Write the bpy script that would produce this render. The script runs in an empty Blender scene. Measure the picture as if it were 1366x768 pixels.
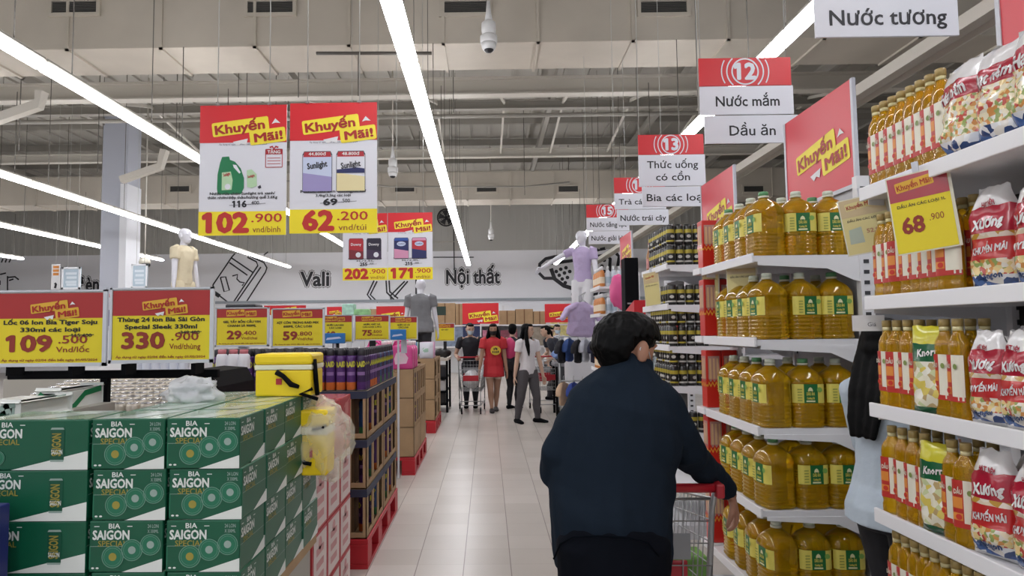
import bpy, bmesh, math, random
from mathutils import Vector, Matrix, noise
random.seed(7)
S = bpy.context.scene
C = S.collection
V = Vector
PI = math.pi
# ---------------------------------------------------------------- camera
FPX = 890.0
cam_d = bpy.data.cameras.new('camera')
cam_d.sensor_width = 36.0
cam_d.lens = FPX / 1366 * 36
cam_d.shift_x = 43 / 1366
cam_d.clip_end = 200
cam = bpy.data.objects.new('camera', cam_d)
C.objects.link(cam)
CAM_R = Matrix.Rotation(math.radians(0.64), 3, 'Z') @ Matrix.Rotation(math.radians(90 + 3.66), 3, 'X') @ Matrix.Rotation(math.radians(-0.6), 3, 'Z')
CAM_P = V((0, 0, 1.5))
cam.matrix_world = Matrix.Translation(CAM_P) @ CAM_R.to_4x4()
S.camera = cam

def at(px, py, Y):
    """the point of the place at depth Y that the photograph shows at pixel px, py"""
    d = CAM_R @ V(((px - 640) / FPX, -(py - 384) / FPX, -1))
    return CAM_P + d * (Y / d.y)

# ---------------------------------------------------------------- world, exposure
w = bpy.data.worlds.new('world'); S.world = w; w.use_nodes = True
w.node_tree.nodes['Background'].inputs[0].default_value = (0.80, 0.83, 0.88, 1)
w.node_tree.nodes['Background'].inputs[1].default_value = 0.60
S.view_settings.view_transform = 'Standard'
S.view_settings.look = 'None'
S.view_settings.exposure = 0.0
S.view_settings.gamma = 1.0
S.view_settings.use_curve_mapping = False
STRIP_POWER = 19.0
try:
    S.cycles.sample_clamp_indirect = 4.0
    S.cycles.caustics_reflective = False
    S.cycles.caustics_refractive = False
    S.cycles.max_bounces = 8
    S.cycles.use_denoising = True
except Exception:
    pass

# ---------------------------------------------------------------- materials
def lin(c):
    if isinstance(c, str):
        c = [int(c[i:i + 2], 16) / 255 for i in (0, 2, 4)]
    return tuple(x / 12.92 if x <= 0.04045 else ((x + 0.055) / 1.055) ** 2.4 for x in c[:3])

MATS = {}
def mat(name, col='808080', rough=0.5, metal=0.0, emit=0.0, alpha=1.0, trans=0.0, coat=0.0, var=0.0, vscale=8.0, bump=0.0, bscale=20.0, spec=0.5, stretch=None):
    if name in MATS:
        return MATS[name]
    m = bpy.data.materials.new(name); m.use_nodes = True
    nt = m.node_tree; b = nt.nodes['Principled BSDF']
    c = lin(col)
    b.inputs['Base Color'].default_value = (*c, 1)
    b.inputs['Roughness'].default_value = rough
    b.inputs['Metallic'].default_value = metal
    b.inputs['Specular IOR Level'].default_value = spec
    if trans: b.inputs['Transmission Weight'].default_value = trans
    if coat: b.inputs['Coat Weight'].default_value = coat; b.inputs['Coat Roughness'].default_value = 0.08
    if alpha < 1: b.inputs['Alpha'].default_value = alpha
    if emit:
        b.inputs['Emission Color'].default_value = (*c, 1); b.inputs['Emission Strength'].default_value = emit
    if var or bump:
        tc = nt.nodes.new('ShaderNodeTexCoord'); src = tc.outputs['Object']
        if stretch:
            mp = nt.nodes.new('ShaderNodeMapping'); mp.inputs['Scale'].default_value = stretch
            nt.links.new(src, mp.inputs[0]); src = mp.outputs[0]
    if var:
        n = nt.nodes.new('ShaderNodeTexNoise'); n.inputs['Scale'].default_value = vscale; n.inputs['Detail'].default_value = 4
        nt.links.new(src, n.inputs['Vector'])
        r = nt.nodes.new('ShaderNodeValToRGB')
        r.color_ramp.elements[0].position = 0.3; r.color_ramp.elements[1].position = 0.7
        r.color_ramp.elements[0].color = (*[max(0, x * (1 - var)) for x in c], 1)
        r.color_ramp.elements[1].color = (*[min(1, x * (1 + var)) for x in c], 1)
        nt.links.new(n.outputs['Fac'], r.inputs[0]); nt.links.new(r.outputs[0], b.inputs['Base Color'])
    if bump:
        n2 = nt.nodes.new('ShaderNodeTexNoise'); n2.inputs['Scale'].default_value = bscale; n2.inputs['Detail'].default_value = 5
        nt.links.new(src, n2.inputs['Vector'])
        bp = nt.nodes.new('ShaderNodeBump'); bp.inputs['Strength'].default_value = bump; bp.inputs['Distance'].default_value = 0.02
        nt.links.new(n2.outputs['Fac'], bp.inputs['Height']); nt.links.new(bp.outputs[0], b.inputs['Normal'])
    MATS[name] = m
    return m

def oil_mat(name, col, tr=0.75):
    """amber oil in a clear bottle: tinted, half see-through, shiny"""
    if name in MATS: return MATS[name]
    m = mat(name, col, 0.06, trans=tr, coat=0.6)
    b = m.node_tree.nodes['Principled BSDF']; b.inputs['IOR'].default_value = 1.25
    return m

def film_mat(name, col='ffffff', tr=0.8):
    """clear plastic film: mostly see-through, glossy"""
    if name in MATS: return MATS[name]
    m = bpy.data.materials.new(name); m.use_nodes = True
    nt = m.node_tree; nt.nodes.clear(); N = nt.nodes.new
    out = N('ShaderNodeOutputMaterial')
    pr = N('ShaderNodeBsdfPrincipled'); pr.inputs['Base Color'].default_value = (*lin(col), 1); pr.inputs['Roughness'].default_value = 0.15
    tp = N('ShaderNodeBsdfTransparent')
    mx = N('ShaderNodeMixShader'); mx.inputs[0].default_value = tr
    nt.links.new(pr.outputs[0], mx.inputs[1]); nt.links.new(tp.outputs[0], mx.inputs[2]); nt.links.new(mx.outputs[0], out.inputs[0])
    MATS[name] = m; return m

def floor_mat():
    m = bpy.data.materials.new('floor_tiles'); m.use_nodes = True
    nt = m.node_tree; N = nt.nodes.new; L = nt.links.new; b = nt.nodes['Principled BSDF']
    tc = N('ShaderNodeTexCoord'); sp = N('ShaderNodeSeparateXYZ'); L(tc.outputs['Object'], sp.inputs[0])
    def grid(sock, phase, width):
        a = N('ShaderNodeMath'); a.operation = 'SUBTRACT'; L(sock, a.inputs[0]); a.inputs[1].default_value = phase
        d = N('ShaderNodeMath'); d.operation = 'DIVIDE'; L(a.outputs[0], d.inputs[0]); d.inputs[1].default_value = 0.3
        f = N('ShaderNodeMath'); f.operation = 'FLOORED_MODULO'; L(d.outputs[0], f.inputs[0]); f.inputs[1].default_value = 1
        s = N('ShaderNodeMath'); s.operation = 'SUBTRACT'; L(f.outputs[0], s.inputs[0]); s.inputs[1].default_value = 0.5
        ab = N('ShaderNodeMath'); ab.operation = 'ABSOLUTE'; L(s.outputs[0], ab.inputs[0])
        g = N('ShaderNodeMath'); g.operation = 'GREATER_THAN'; L(ab.outputs[0], g.inputs[0]); g.inputs[1].default_value = 0.5 - width / 0.6
        fl = N('ShaderNodeMath'); fl.operation = 'FLOOR'; L(d.outputs[0], fl.inputs[0])
        return g.outputs[0], fl.outputs[0]
    gx, ix = grid(sp.outputs[0], 0.131, 0.006)
    gy, iy = grid(sp.outputs[1], 4.70, 0.0045)
    gy2 = N('ShaderNodeMath'); gy2.operation = 'MULTIPLY'; L(gy, gy2.inputs[0]); gy2.inputs[1].default_value = 0.35
    mx = N('ShaderNodeMath'); mx.operation = 'MAXIMUM'; L(gx, mx.inputs[0]); L(gy2.outputs[0], mx.inputs[1])
    cv = N('ShaderNodeCombineXYZ'); L(ix, cv.inputs[0]); L(iy, cv.inputs[1])
    wn = N('ShaderNodeTexWhiteNoise'); L(cv.outputs[0], wn.inputs['Vector'])
    cr = N('ShaderNodeValToRGB'); cr.color_ramp.elements[0].color = (*lin('c6beb6'), 1); cr.color_ramp.elements[1].color = (*lin('d2cbc4'), 1)
    L(wn.outputs['Value'], cr.inputs[0])
    nz = N('ShaderNodeTexNoise'); nz.inputs['Scale'].default_value = 1.3; nz.inputs['Detail'].default_value = 6; L(tc.outputs['Object'], nz.inputs['Vector'])
    mm = N('ShaderNodeMix'); mm.data_type = 'RGBA'; mm.blend_type = 'MULTIPLY'; mm.inputs[0].default_value = 0.25
    L(cr.outputs[0], mm.inputs[6]); L(nz.outputs['Fac'], mm.inputs[7])
    m2 = N('ShaderNodeMix'); m2.data_type = 'RGBA'; L(mx.outputs[0], m2.inputs[0]); L(mm.outputs[2], m2.inputs[6]); m2.inputs[7].default_value = (*lin('7d726b'), 1)
    L(m2.outputs[2], b.inputs['Base Color'])
    b.inputs['Roughness'].default_value = 0.3; b.inputs['Specular IOR Level'].default_value = 0.45
    return m

# palette
WHITE = mat('white_paint', 'e4e4e6', 0.45)
SIGNW = mat('sign_white', 'dfe0e8', 0.35)
RED = mat('promo_red', 'd5202a', 0.4)
DRED = mat('paper_red', 'a82c2c', 0.45)
YEL = mat('promo_yellow', 'f6e21f', 0.45)
DYEL = mat('paper_yellow', 'e2cf23', 0.5)
LOGOY = mat('logo_yellow', 'f4e13a', 0.45)
DLOGOY = mat('logo_gold', 'dcab35', 0.5)
INK = mat('ink_black', '1c1a22', 0.5)
INKG = mat('ink_grey', '55555f', 0.5)
TXTR = mat('text_red', 'c22a24', 0.45)
DTXTR = mat('text_dark_red', '8e2f22', 0.45)
LOGOR = mat('logo_red_text', 'a8221c', 0.45)
BLACK = mat('black_plastic', '15151a', 0.4)
STEEL = mat('zinc_wire', 'a8aaac', 0.35, metal=0.7)
CARD = mat('cardboard', 'a88b69', 0.8, var=0.1, vscale=5)
CARDD = mat('cardboard_dark', '77593f', 0.85)
PALLET = mat('pallet_red', 'b3202c', 0.45)
NAVYRIM = mat('carton_navy', '2b3148', 0.6)
DUCT = mat('duct_metal', 'b9b1a4', 0.62, var=0.08, vscale=1.2)
ROOF = mat('roof_steel', 'a9a59c', 0.7, var=0.08, vscale=0.6)
BEAM = mat('beam_paint', 'c4bfb5', 0.55)
GREYWALL = mat('grey_cladding', 'b5b3ad', 0.7)
SHELFW = mat('shelf_white', 'e6e6e9', 0.4)
SHELFU = mat('shelf_panel', 'bfc0c4', 0.5)

# ---------------------------------------------------------------- mesh builder
_text_cache = {}
_raw_cache = {}
def raw_text(body, res):
    k = (body, res)
    if k not in _raw_cache:
        c = bpy.data.curves.new('t', 'FONT'); c.body = body; c.resolution_u = res; c.offset = 0.006 if any(ch in 'ơớờợởỡ' for ch in body) else 0.0
        c.align_x = 'LEFT'; c.align_y = 'CENTER'; c.size = 1.0
        o = bpy.data.objects.new('t', c); C.objects.link(o)
        dg = bpy.context.evaluated_depsgraph_get(); dg.update()
        me = bpy.data.meshes.new_from_object(o.evaluated_get(dg))
        _raw_cache[k] = ([v.co.copy() for v in me.vertices], [tuple(p.vertices) for p in me.polygons])
        bpy.data.meshes.remove(me); bpy.data.objects.remove(o); bpy.data.curves.remove(c)
    return _raw_cache[k]
def text_mesh(body, bold=0.0, res=2):
    k = (body, bold, res)
    if k not in _text_cache:
        vs, fs = raw_text(body, res)
        for i, ch in enumerate(body):
            if ch == '1':  # the flag of the figure one
                one, _ = raw_text('1', res); bw = max(v.x for v in one) - min(v.x for v in one); tp = max(v.y for v in one); pre, _ = raw_text(body[:i + 1], res)
                xl = max(v.x for v in pre) - bw; q = len(vs)
                vs = vs + [V((xl + .004, tp, 0)), V((xl - .12, tp - .09, 0)), V((xl - .12, tp - .20, 0)), V((xl + .004, tp - .12, 0))]; fs = fs + [(q, q + 1, q + 2, q + 3)]
        if bold > 0 and vs:  # heavier strokes: the same outline laid several times around itself
            n = 8 if bold >= .03 else 4; base, bf = vs, fs; vs = list(base); fs = list(bf)
            for k in range(n):
                a = 2 * PI * k / n + (.39 if n == 4 else 0); q = len(vs); d = V((math.cos(a) * bold, math.sin(a) * bold, 7e-5 * (k + 1)))
                vs += [v + d for v in base]; fs += [tuple(q + i for i in f) for f in bf]
        if vs:
            x0 = min(v.x for v in vs); x1 = max(v.x for v in vs); y0 = min(v.y for v in vs); y1 = max(v.y for v in vs)
        else: x0 = x1 = y0 = y1 = 0
        _text_cache[k] = (vs, fs, (x0, x1, y0, y1))
    return _text_cache[k]

def rrect(w, h, r, n=4):
    pts = []
    for cx, cy, a0 in ((w / 2 - r, h / 2 - r, 0), (-w / 2 + r, h / 2 - r, 90), (-w / 2 + r, -h / 2 + r, 180), (w / 2 - r, -h / 2 + r, 270)):
        for i in range(n + 1):
            a = math.radians(a0 + 90 * i / n); pts.append((cx + r * math.cos(a), cy + r * math.sin(a)))
    return pts
def rot2(pts, deg, dx=0, dy=0):
    c, s = math.cos(math.radians(deg)), math.sin(math.radians(deg))
    return [(x * c - y * s + dx, x * s + y * c + dy) for x, y in pts]
def circ(r, n=24, rx=None):
    return [((rx or r) * math.cos(2 * PI * i / n), r * math.sin(2 * PI * i / n)) for i in range(n)]

class MB:
    def __init__(self): self.v = []; self.f = []; self.m = []; self.s = []; self.mats = []
    def mi(self, m):
        if m not in self.mats: self.mats.append(m)
        return self.mats.index(m)
    def add(self, vs, fs, m, smooth=False, M=None):
        b = len(self.v); i = self.mi(m)
        self.v += [tuple(M @ V(p)) for p in vs] if M is not None else [tuple(p) for p in vs]
        for f in fs: self.f.append(tuple(b + k for k in f)); self.m.append(i); self.s.append(smooth)
        return self
    def box(self, x0, x1, y0, y1, z0, z1, m, bev=0.0, M=None):
        if bev <= 0:
            vs = [(x, y, z) for x in (x0, x1) for y in (y0, y1) for z in (z0, z1)]
            return self.add(vs, [(0, 1, 3, 2), (4, 6, 7, 5), (0, 4, 5, 1), (2, 3, 7, 6), (0, 2, 6, 4), (1, 5, 7, 3)], m, M=M)
        bm = bmesh.new(); bmesh.ops.create_cube(bm, size=1.0)
        for v in bm.verts:
            v.co = V(((x0 + x1) / 2 + v.co.x * (x1 - x0), (y0 + y1) / 2 + v.co.y * (y1 - y0), (z0 + z1) / 2 + v.co.z * (z1 - z0)))
        bmesh.ops.bevel(bm, geom=list(bm.edges), offset=min(bev, abs(x1 - x0) * .45, abs(y1 - y0) * .45, abs(z1 - z0) * .45), segments=2, affect='EDGES', profile=0.5)
        bm.verts.index_update()
        self.add([v.co.copy() for v in bm.verts], [tuple(v.index for v in f.verts) for f in bm.faces], m, M=M); bm.free(); return self
    def lathe(self, prof, n, m, c=(0, 0, 0), smooth=True, sx=1.0, sy=1.0, cap=True, mfun=None):
        """prof: (r, z) upward; mfun(k) material of band k"""
        vs = []; 
        for r, z in prof:
            for i in range(n):
                a = 2 * PI * i / n; vs.append((c[0] + r * sx * math.cos(a), c[1] + r * sy * math.sin(a), c[2] + z))
        b = len(self.v); self.v += vs
        for k in range(len(prof) - 1):
            mm = self.mi(mfun(k) if mfun else m)
            for i in range(n):
                j = (i + 1) % n
                self.f.append((b + k * n + i, b + k * n + j, b + (k + 1) * n + j, b + (k + 1) * n + i)); self.m.append(mm); self.s.append(smooth)
        if cap:
            self.f.append(tuple(b + i for i in reversed(range(n)))); self.m.append(self.mi(mfun(0) if mfun else m)); self.s.append(False)
            k = len(prof) - 1
            self.f.append(tuple(b + k * n + i for i in range(n))); self.m.append(self.mi(mfun(k - 1) if mfun else m)); self.s.append(False)
        return self
    def rings(self, rings, m, smooth=True, cap=True):
        n = len(rings[0]); vs = [p for r in rings for p in r]; fs = []
        for k in range(len(rings) - 1):
            for i in range(n):
                j = (i + 1) % n; fs.append((k * n + i, k * n + j, (k + 1) * n + j, (k + 1) * n + i))
        if cap:
            fs.append(tuple(reversed(range(n)))); fs.append(tuple((len(rings) - 1) * n + i for i in range(n)))
        return self.add(vs, fs, m, smooth)
    def tube(self, pts, r, m, n=6, smooth=True):
        pts = [V(p) for p in pts]; rs = r if isinstance(r, (list, tuple)) else [r] * len(pts)
        rings = []; up = None
        for k, p in enumerate(pts):
            t = (pts[min(k + 1, len(pts) - 1)] - pts[max(k - 1, 0)]).normalized()
            if up is None:
                up = t.orthogonal().normalized()
            else:
                up = (up - t * up.dot(t)); up = up.normalized() if up.length > 1e-6 else t.orthogonal().normalized()
            s = t.cross(up)
            rings.append([p + (up * math.cos(2 * PI * i / n) + s * math.sin(2 * PI * i / n)) * rs[k] for i in range(n)])
        return self.rings(rings, m, smooth)
    def poly(self, pts, m, o=(0, 0, 0), r=(1, 0, 0), u=(0, 0, 1)):
        o, r, u = V(o), V(r), V(u)
        return self.add([o + r * x + u * y for x, y in pts], [tuple(range(len(pts)))], m)
    def ring2(self, ro, ri, m, o, r=(1, 0, 0), u=(0, 0, 1), n=28):
        o, r, u = V(o), V(r), V(u); vs = []
        for q in (ro, ri):
            vs += [o + r * x + u * y for x, y in circ(q, n)]
        return self.add(vs, [(i, (i + 1) % n, n + (i + 1) % n, n + i) for i in range(n)], m)
    def ribbon(self, pts, wd, m, o=(0, 0, 0), r=(1, 0, 0), u=(0, 0, 1), closed=False):
        o, r, u = V(o), V(r), V(u); P = [V((x, y)) for x, y in pts]; n = len(P); L = []; R = []
        for k in range(n):
            a = P[(k - 1) % n] if (closed or k > 0) else P[k]; c = P[(k + 1) % n] if (closed or k < n - 1) else P[k]
            t = (c - a).normalized(); nn = V((-t.y, t.x)) * wd / 2
            L.append(P[k] + nn); R.append(P[k] - nn)
        vs = [o + r * q.x + u * q.y for q in L + R]; fs = []
        for k in range(n if closed else n - 1):
            j = (k + 1) % n; fs.append((k, j, n + j, n + k))
        return self.add(vs, fs, m)
    def text(self, body, size, m, o, r=(1, 0, 0), u=(0, 0, 1), bold=0.0, sx=1.0, res=2, fit=None, rot=0.0, shear=0.0):
        """centred on o; size = cap-height based em; fit = width to squeeze to"""
        vs, fs, (x0, x1, y0, y1) = text_mesh(body, bold, res)
        o, r, u = V(o), V(r), V(u); cx = (x0 + x1) / 2; cy = 0.0; nn = r.cross(u)
        if fit: sx = fit / max(1e-6, (x1 - x0) * size)
        c, s = math.cos(math.radians(rot)), math.sin(math.radians(rot)); out = []
        for v in vs:
            x = (v.x - cx) * size * sx + shear * v.y * size; y = (v.y - cy) * size
            out.append(o + r * (x * c - y * s) + u * (x * s + y * c) + nn * v.z)
        return self.add(out, fs, m)
    def build(self, name, parent=None, loc=None, rz=0.0):
        me = bpy.data.meshes.new(name); me.from_pydata(self.v, [], self.f)
        for m in self.mats: me.materials.append(m)
        me.polygons.foreach_set('material_index', self.m); me.polygons.foreach_set('use_smooth', self.s); me.update()
        o = bpy.data.objects.new(name, me); C.objects.link(o)
        if parent is not None: o.parent = parent
        if loc is not None: o.location = loc
        if rz: o.rotation_euler.z = rz
        return o

def tag(o, label, cat, group=None, kind=None):
    o['label'] = label; o['category'] = cat
    if group: o['group'] = group
    if kind: o['kind'] = kind
    return o
def struct(o, label=None, cat=None):
    o['kind'] = 'structure'
    if label: o['label'] = label
    if cat: o['category'] = cat
    return o
def thing(name, label, cat, loc=(0, 0, 0), rz=0.0, group=None):
    o = bpy.data.objects.new(name, None); C.objects.link(o); o.empty_display_size = 0.1
    o.location = loc; o.rotation_euler = (0, 0, rz)
    return tag(o, label, cat, group)
KIDS = {}
def dup(root, loc, rz=0.0, label=None, group=None, scale=None):
    kids = KIDS.get(root.name)
    if kids is None:
        kids = KIDS[root.name] = [(c, [g for g in c.children]) for c in root.children]
    r = root.copy(); C.objects.link(r); r.location = loc; r.rotation_euler = (0, 0, rz)
    if label: r['label'] = label
    if group: r['group'] = group
    if scale: r.scale = scale if isinstance(scale, (tuple, list)) else (scale,) * 3
    for c, gs in kids:
        k = c.copy(); C.objects.link(k); k.parent = r
        for g in gs:
            q = g.copy(); C.objects.link(q); q.parent = k
    return r
class Placer:
    """first call moves the prototype itself, later calls copy it"""
    def __init__(self, root): self.root = root; self.used = False
    def __call__(self, loc, rz=0.0, label=None, group=None, scale=None):
        if self.used: return dup(self.root, loc, rz, label, group, scale)
        self.used = True; r = self.root; list_children = [(c, [g for g in c.children]) for c in r.children]; KIDS[r.name] = list_children
        r.location = loc; r.rotation_euler = (0, 0, rz)
        if label: r['label'] = label
        if group: r['group'] = group
        if scale: r.scale = scale if isinstance(scale, (tuple, list)) else (scale,) * 3
        return r
ORD = ['first', 'second', 'third', 'fourth', 'fifth', 'sixth', 'seventh', 'eighth', 'ninth', 'tenth', 'eleventh', 'twelfth', 'thirteenth', 'fourteenth', 'fifteenth', 'sixteenth', 'seventeenth', 'eighteenth', 'nineteenth', 'twentieth']

# promo logo: two tilted yellow plates with red words, paper planes
def promo_logo(mb, o, w, r=(1, 0, 0), u=(0, 0, 1), out=(0, -1, 0), plate=None, word=None, white=None, eps=0.0015, res=2):
    plate = plate or LOGOY; word = word or LOGOR; white = white or WHITE
    o, r, u, out = V(o), V(r), V(u), V(out); k = w / 440.0
    def q(px, py): return o + r * ((px - 220) * k) + u * ((95 - py) * k)
    mb.poly(rot2(rrect(182 * k, 74 * k, 9 * k, 3), 7), plate, q(348, 160) + out * eps, r, u)
    mb.poly(rot2(rrect(288 * k, 72 * k, 9 * k, 3), 7), plate, q(210, 110) + out * eps * 1.3, r, u)
    mb.text('Khuyến', 64 * k, word, q(207, 116) + out * eps * 2.3, r, u, bold=0.035, rot=7, fit=255 * k, res=res)
    mb.text('Mãi!', 60 * k, word, q(352, 164) + out * eps * 2.3, r, u, bold=0.035, rot=7, fit=146 * k, res=res)
    mb.poly([((x - 220) * k, (95 - y) * k) for x, y in ((172, 188), (248, 172), (240, 206), (216, 196), (198, 210))], white, o + out * eps * 2, r, u)
    mb.poly([((x - 220) * k, (95 - y) * k) for x, y in ((368, 98), (386, 70), (412, 94), (388, 92))], white, o + out * eps * 2, r, u)
# ================================================================ ROOM
RX0, RX1, RY0, RY1, RZ = -26.0, 15.0, -7.0, 27.0, 7.6
mb = MB(); mb.box(RX0, RX1, RY0, RY1, -0.2, 0, floor_mat()); struct(mb.build('floor'), 'pale square floor tiles of the shop aisle', 'floor')
# roof deck with ribs running along the aisle
mb = MB(); mb.box(RX0, RX1, RY0, RY1, RZ, RZ + 0.1, ROOF)
x = RX0 + 0.3
while x < RX1:
    mb.box(x - 0.04, x + 0.04, RY0, RY1, RZ - 0.06, RZ, ROOF); x += 0.6
y = 1.0
PURL = mat('purlin_steel', '98948c', 0.6)
while y < 27:
    mb.box(RX0, RX1, y - 0.05, y + 0.05, RZ - 0.26, RZ - 0.06, PURL); y += 2.2
struct(mb.build('ceiling'), 'grey ribbed steel roof above the shop floor', 'ceiling')
# far wall: white band below, grey ribbed cladding above
BANDW = mat('band_white', 'f1f1f5', 0.5, var=0.03, vscale=0.5)
mb = MB()
mb.box(RX0, RX1, RY1, RY1 + 0.2, 0, 4.75, BANDW)
mb.box(RX0, RX1, RY1, RY1 + 0.2, 4.75, RZ, GREYWALL)
x = RX0
while x < RX1:
    mb.box(x, x + 0.07, RY1 - 0.03, RY1, 4.75, RZ, GREYWALL); x += 0.28
struct(mb.build('wall_far'), 'far wall, white band below grey ribbed cladding', 'wall')
mb = MB(); mb.box(RX0, RX1, RY1 - 0.06, RY1, 2.70, 2.80, mat('trim_grey', '9fa6ac', 0.5)); struct(mb.build('trim_1'))
mb = MB(); mb.box(RX0 - 0.2, RX0, RY0, RY1, 0, RZ, BANDW); struct(mb.build('wall_left'))
mb = MB(); mb.box(RX1, RX1 + 0.2, RY0, RY1, 0, RZ, GREYWALL); struct(mb.build('wall_right'))

# pillar, with a bright corner guard
p = at(132, 400, 17.0); q_ = at(166, 400, 17.0)
mb = MB(); mb.box(p.x, q_.x, 17.0, 17.0 + 0.65, 0, RZ - 0.3, mat('pillar_paint', 'b9bdc9', 0.5)); mb.box(q_.x - 0.16, q_.x + 0.02, 16.97, 17.67, 0, 5.4, mat('pillar_guard', 'e8eaf0', 0.4))
struct(mb.build('pillar_1'), 'pale square pillar rising behind the price boards', 'pillar')

# beams across the hall
def ibeam(name, y, z, h, wd, x0=RX0, x1=RX1, m=BEAM):
    b = MB(); b.box(x0, x1, y - wd / 2, y + wd / 2, z, z + 0.03, m); b.box(x0, x1, y - wd / 2, y + wd / 2, z + h - 0.03, z + h, m)
    b.box(x0, x1, y - 0.02, y + 0.02, z + 0.03, z + h - 0.03, m); return struct(b.build(name), None, None)
ibeam('ceiling_beam', 11.9, 5.76, 0.32, 0.22)
ibeam('ceiling_beam', 15.6, 6.75, 0.22, 0.16, m=PURL)
ibeam('ceiling_beam', 18.6, 6.38, 0.24, 0.18)
ibeam('ceiling_beam', 22.8, 6.7, 0.3, 0.2)
# rafters running along the hall, sloping struts
b = MB()
for x in (-22, -16, -10, -4.2, 1.6, 4.4, 7.4):
    b.box(x - 0.06, x + 0.06, 12.0, 27, 6.95, 7.15, PURL)
struct(b.build('ceiling_beam'))
b = MB()
for x, dy in ((-8.2, 0), (-6.0, 4), (-3.4, 0.5), (-1.4, 0), (0.2, 0), (1.6, 0), (3.2, 0), (5.0, 0.5), (7.4, 0)):
    b.tube([(x, 12.0 + dy, 5.95), (x + 0.25, 15.5 + dy, 6.9)], 0.045, BEAM, 4, False)
    b.tube([(x + 0.25, 15.5 + dy, 6.9), (x + 0.22, 18.6 + dy, 6.5)], 0.035, BEAM, 4, False)
struct(b.build('ceiling_strut'))
# pale bent brace at the far side
b = MB()
for P0, P1, P2 in ((at(-30, 168, 9.5), at(52, 140, 9.5), at(56, 122, 9.5)), (at(162, 240, 12.5), at(214, 222, 12.5), at(220, 200, 12.5))):
    b.tube([P0, P1, P2], 0.09, BEAM, 4, False)
struct(b.build('ceiling_strut'))

# ventilation ducts
GRILL = mat('grille_dark', '2b2b2b', 0.6)
def duct(label, y0, z0, h, d, pxs, py, vw, vh, x0=-18, x1=14.8):
    t = thing('ventilation_duct', label, 'duct', (0, 0, 0))
    b = MB(); b.box(x0, x1, y0, y0 + d, z0, z0 + h, DUCT, 0.01); b.build('duct_body', t)
    x = x0 + 0.4; b = MB()
    while x < x1:
        for (ya, yb, za, zb) in ((y0 - 0.03, y0, z0 - 0.03, z0 + h), (y0 - 0.03, y0 + d + 0.03, z0 - 0.03, z0), (y0 + d, y0 + d + 0.03, z0 - 0.03, z0 + h)):
            b.box(x - 0.02, x + 0.02, ya, yb, za, zb, DUCT)
        x += 1.31
    b.build('duct_seam', t)
    for px in pxs:
        c = at(px, py, y0 - 0.01); f = MB()
        for (xa, xb, za, zb) in ((-vw / 2 - .05, vw / 2 + .05, vh / 2, vh / 2 + .05), (-vw / 2 - .05, vw / 2 + .05, -vh / 2 - .05, -vh / 2), (-vw / 2 - .05, -vw / 2, -vh / 2, vh / 2), (vw / 2, vw / 2 + .05, -vh / 2, vh / 2)):
            f.box(xa, xb, -0.04, 0.0, za, zb, DUCT)
        fo = f.build('vent_frame', t, (c.x, y0 - 0.0, c.z))
        g = MB(); g.box(-vw / 2, vw / 2, -0.012, -0.002, -vh / 2, vh / 2, GRILL)
        n = 7
        for i in range(n):
            z = -vh / 2 + vh * (i + .5) / n; g.box(-vw / 2, vw / 2, -0.025, -0.012, z - .004, z + .004, mat('grille_slat', '5a5854', 0.5))
        g.build('vent_grille', fo)
    return t
duct('big sheet-metal air duct with grilles crossing the hall overhead', 9.0, 5.47, 1.2, 0.95, (-160, 100, 361, 621, 885, 1150), 10, 0.63, 0.165)
duct('smaller air duct with grilles in front of the far wall', 19.9, 5.44, 0.85, 0.9, (240, 345, 540, 649, 758, 890, 1005), 252, 0.58, 0.17)
# sprinkler pipes
b = MB(); b.tube([(RX0, 12.6, 5.62), (RX1, 12.6, 5.62)], 0.04, PURL, 6); tag(b.build('sprinkler_pipe'), 'thin dark pipe under the pale roof beam', 'pipe')
b = MB(); b.tube([at(422, 71, 7.0), at(576, 71, 7.0)], 0.018, mat('rail_dark', '4c4740', 0.5), 6); tag(b.build('hanging_bar'), 'short dark bar hung under the big duct', 'bar')
b = MB(); b.tube([at(280, 247, 19), at(430, 239, 19), at(520, 249, 19), at(700, 249, 19), at(760, 243, 19)], 0.025, PURL, 6); tag(b.build('conduit_pipe'), 'thin sagging cable below the rear air duct', 'cable')

# hanger wires that hold nothing else in view
wr = mat('wire_dark', '57534d', 0.6)
for i, (px, y1, Y) in enumerate(((25, 200, 10.6), (130, 230, 12), (235, 190, 12.5), (318, 130, 11), (398, 130, 10.6), (455, 290, 17), (478, 128, 9.3), (560, 330, 20), (605, 150, 11), (700, 260, 18), (760, 300, 21), (835, 300, 20), (905, 150, 11), (1046, 150, 10.5))):
    p = at(px, y1, Y); b = MB(); b.tube([(p.x, p.y, p.z), (p.x, p.y, RZ)], 0.008, wr, 5)
    tag(b.build('hanger_rod'), 'thin dark rod hanging from the steel roof', 'rod', 'rods hanging from the roof')

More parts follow.
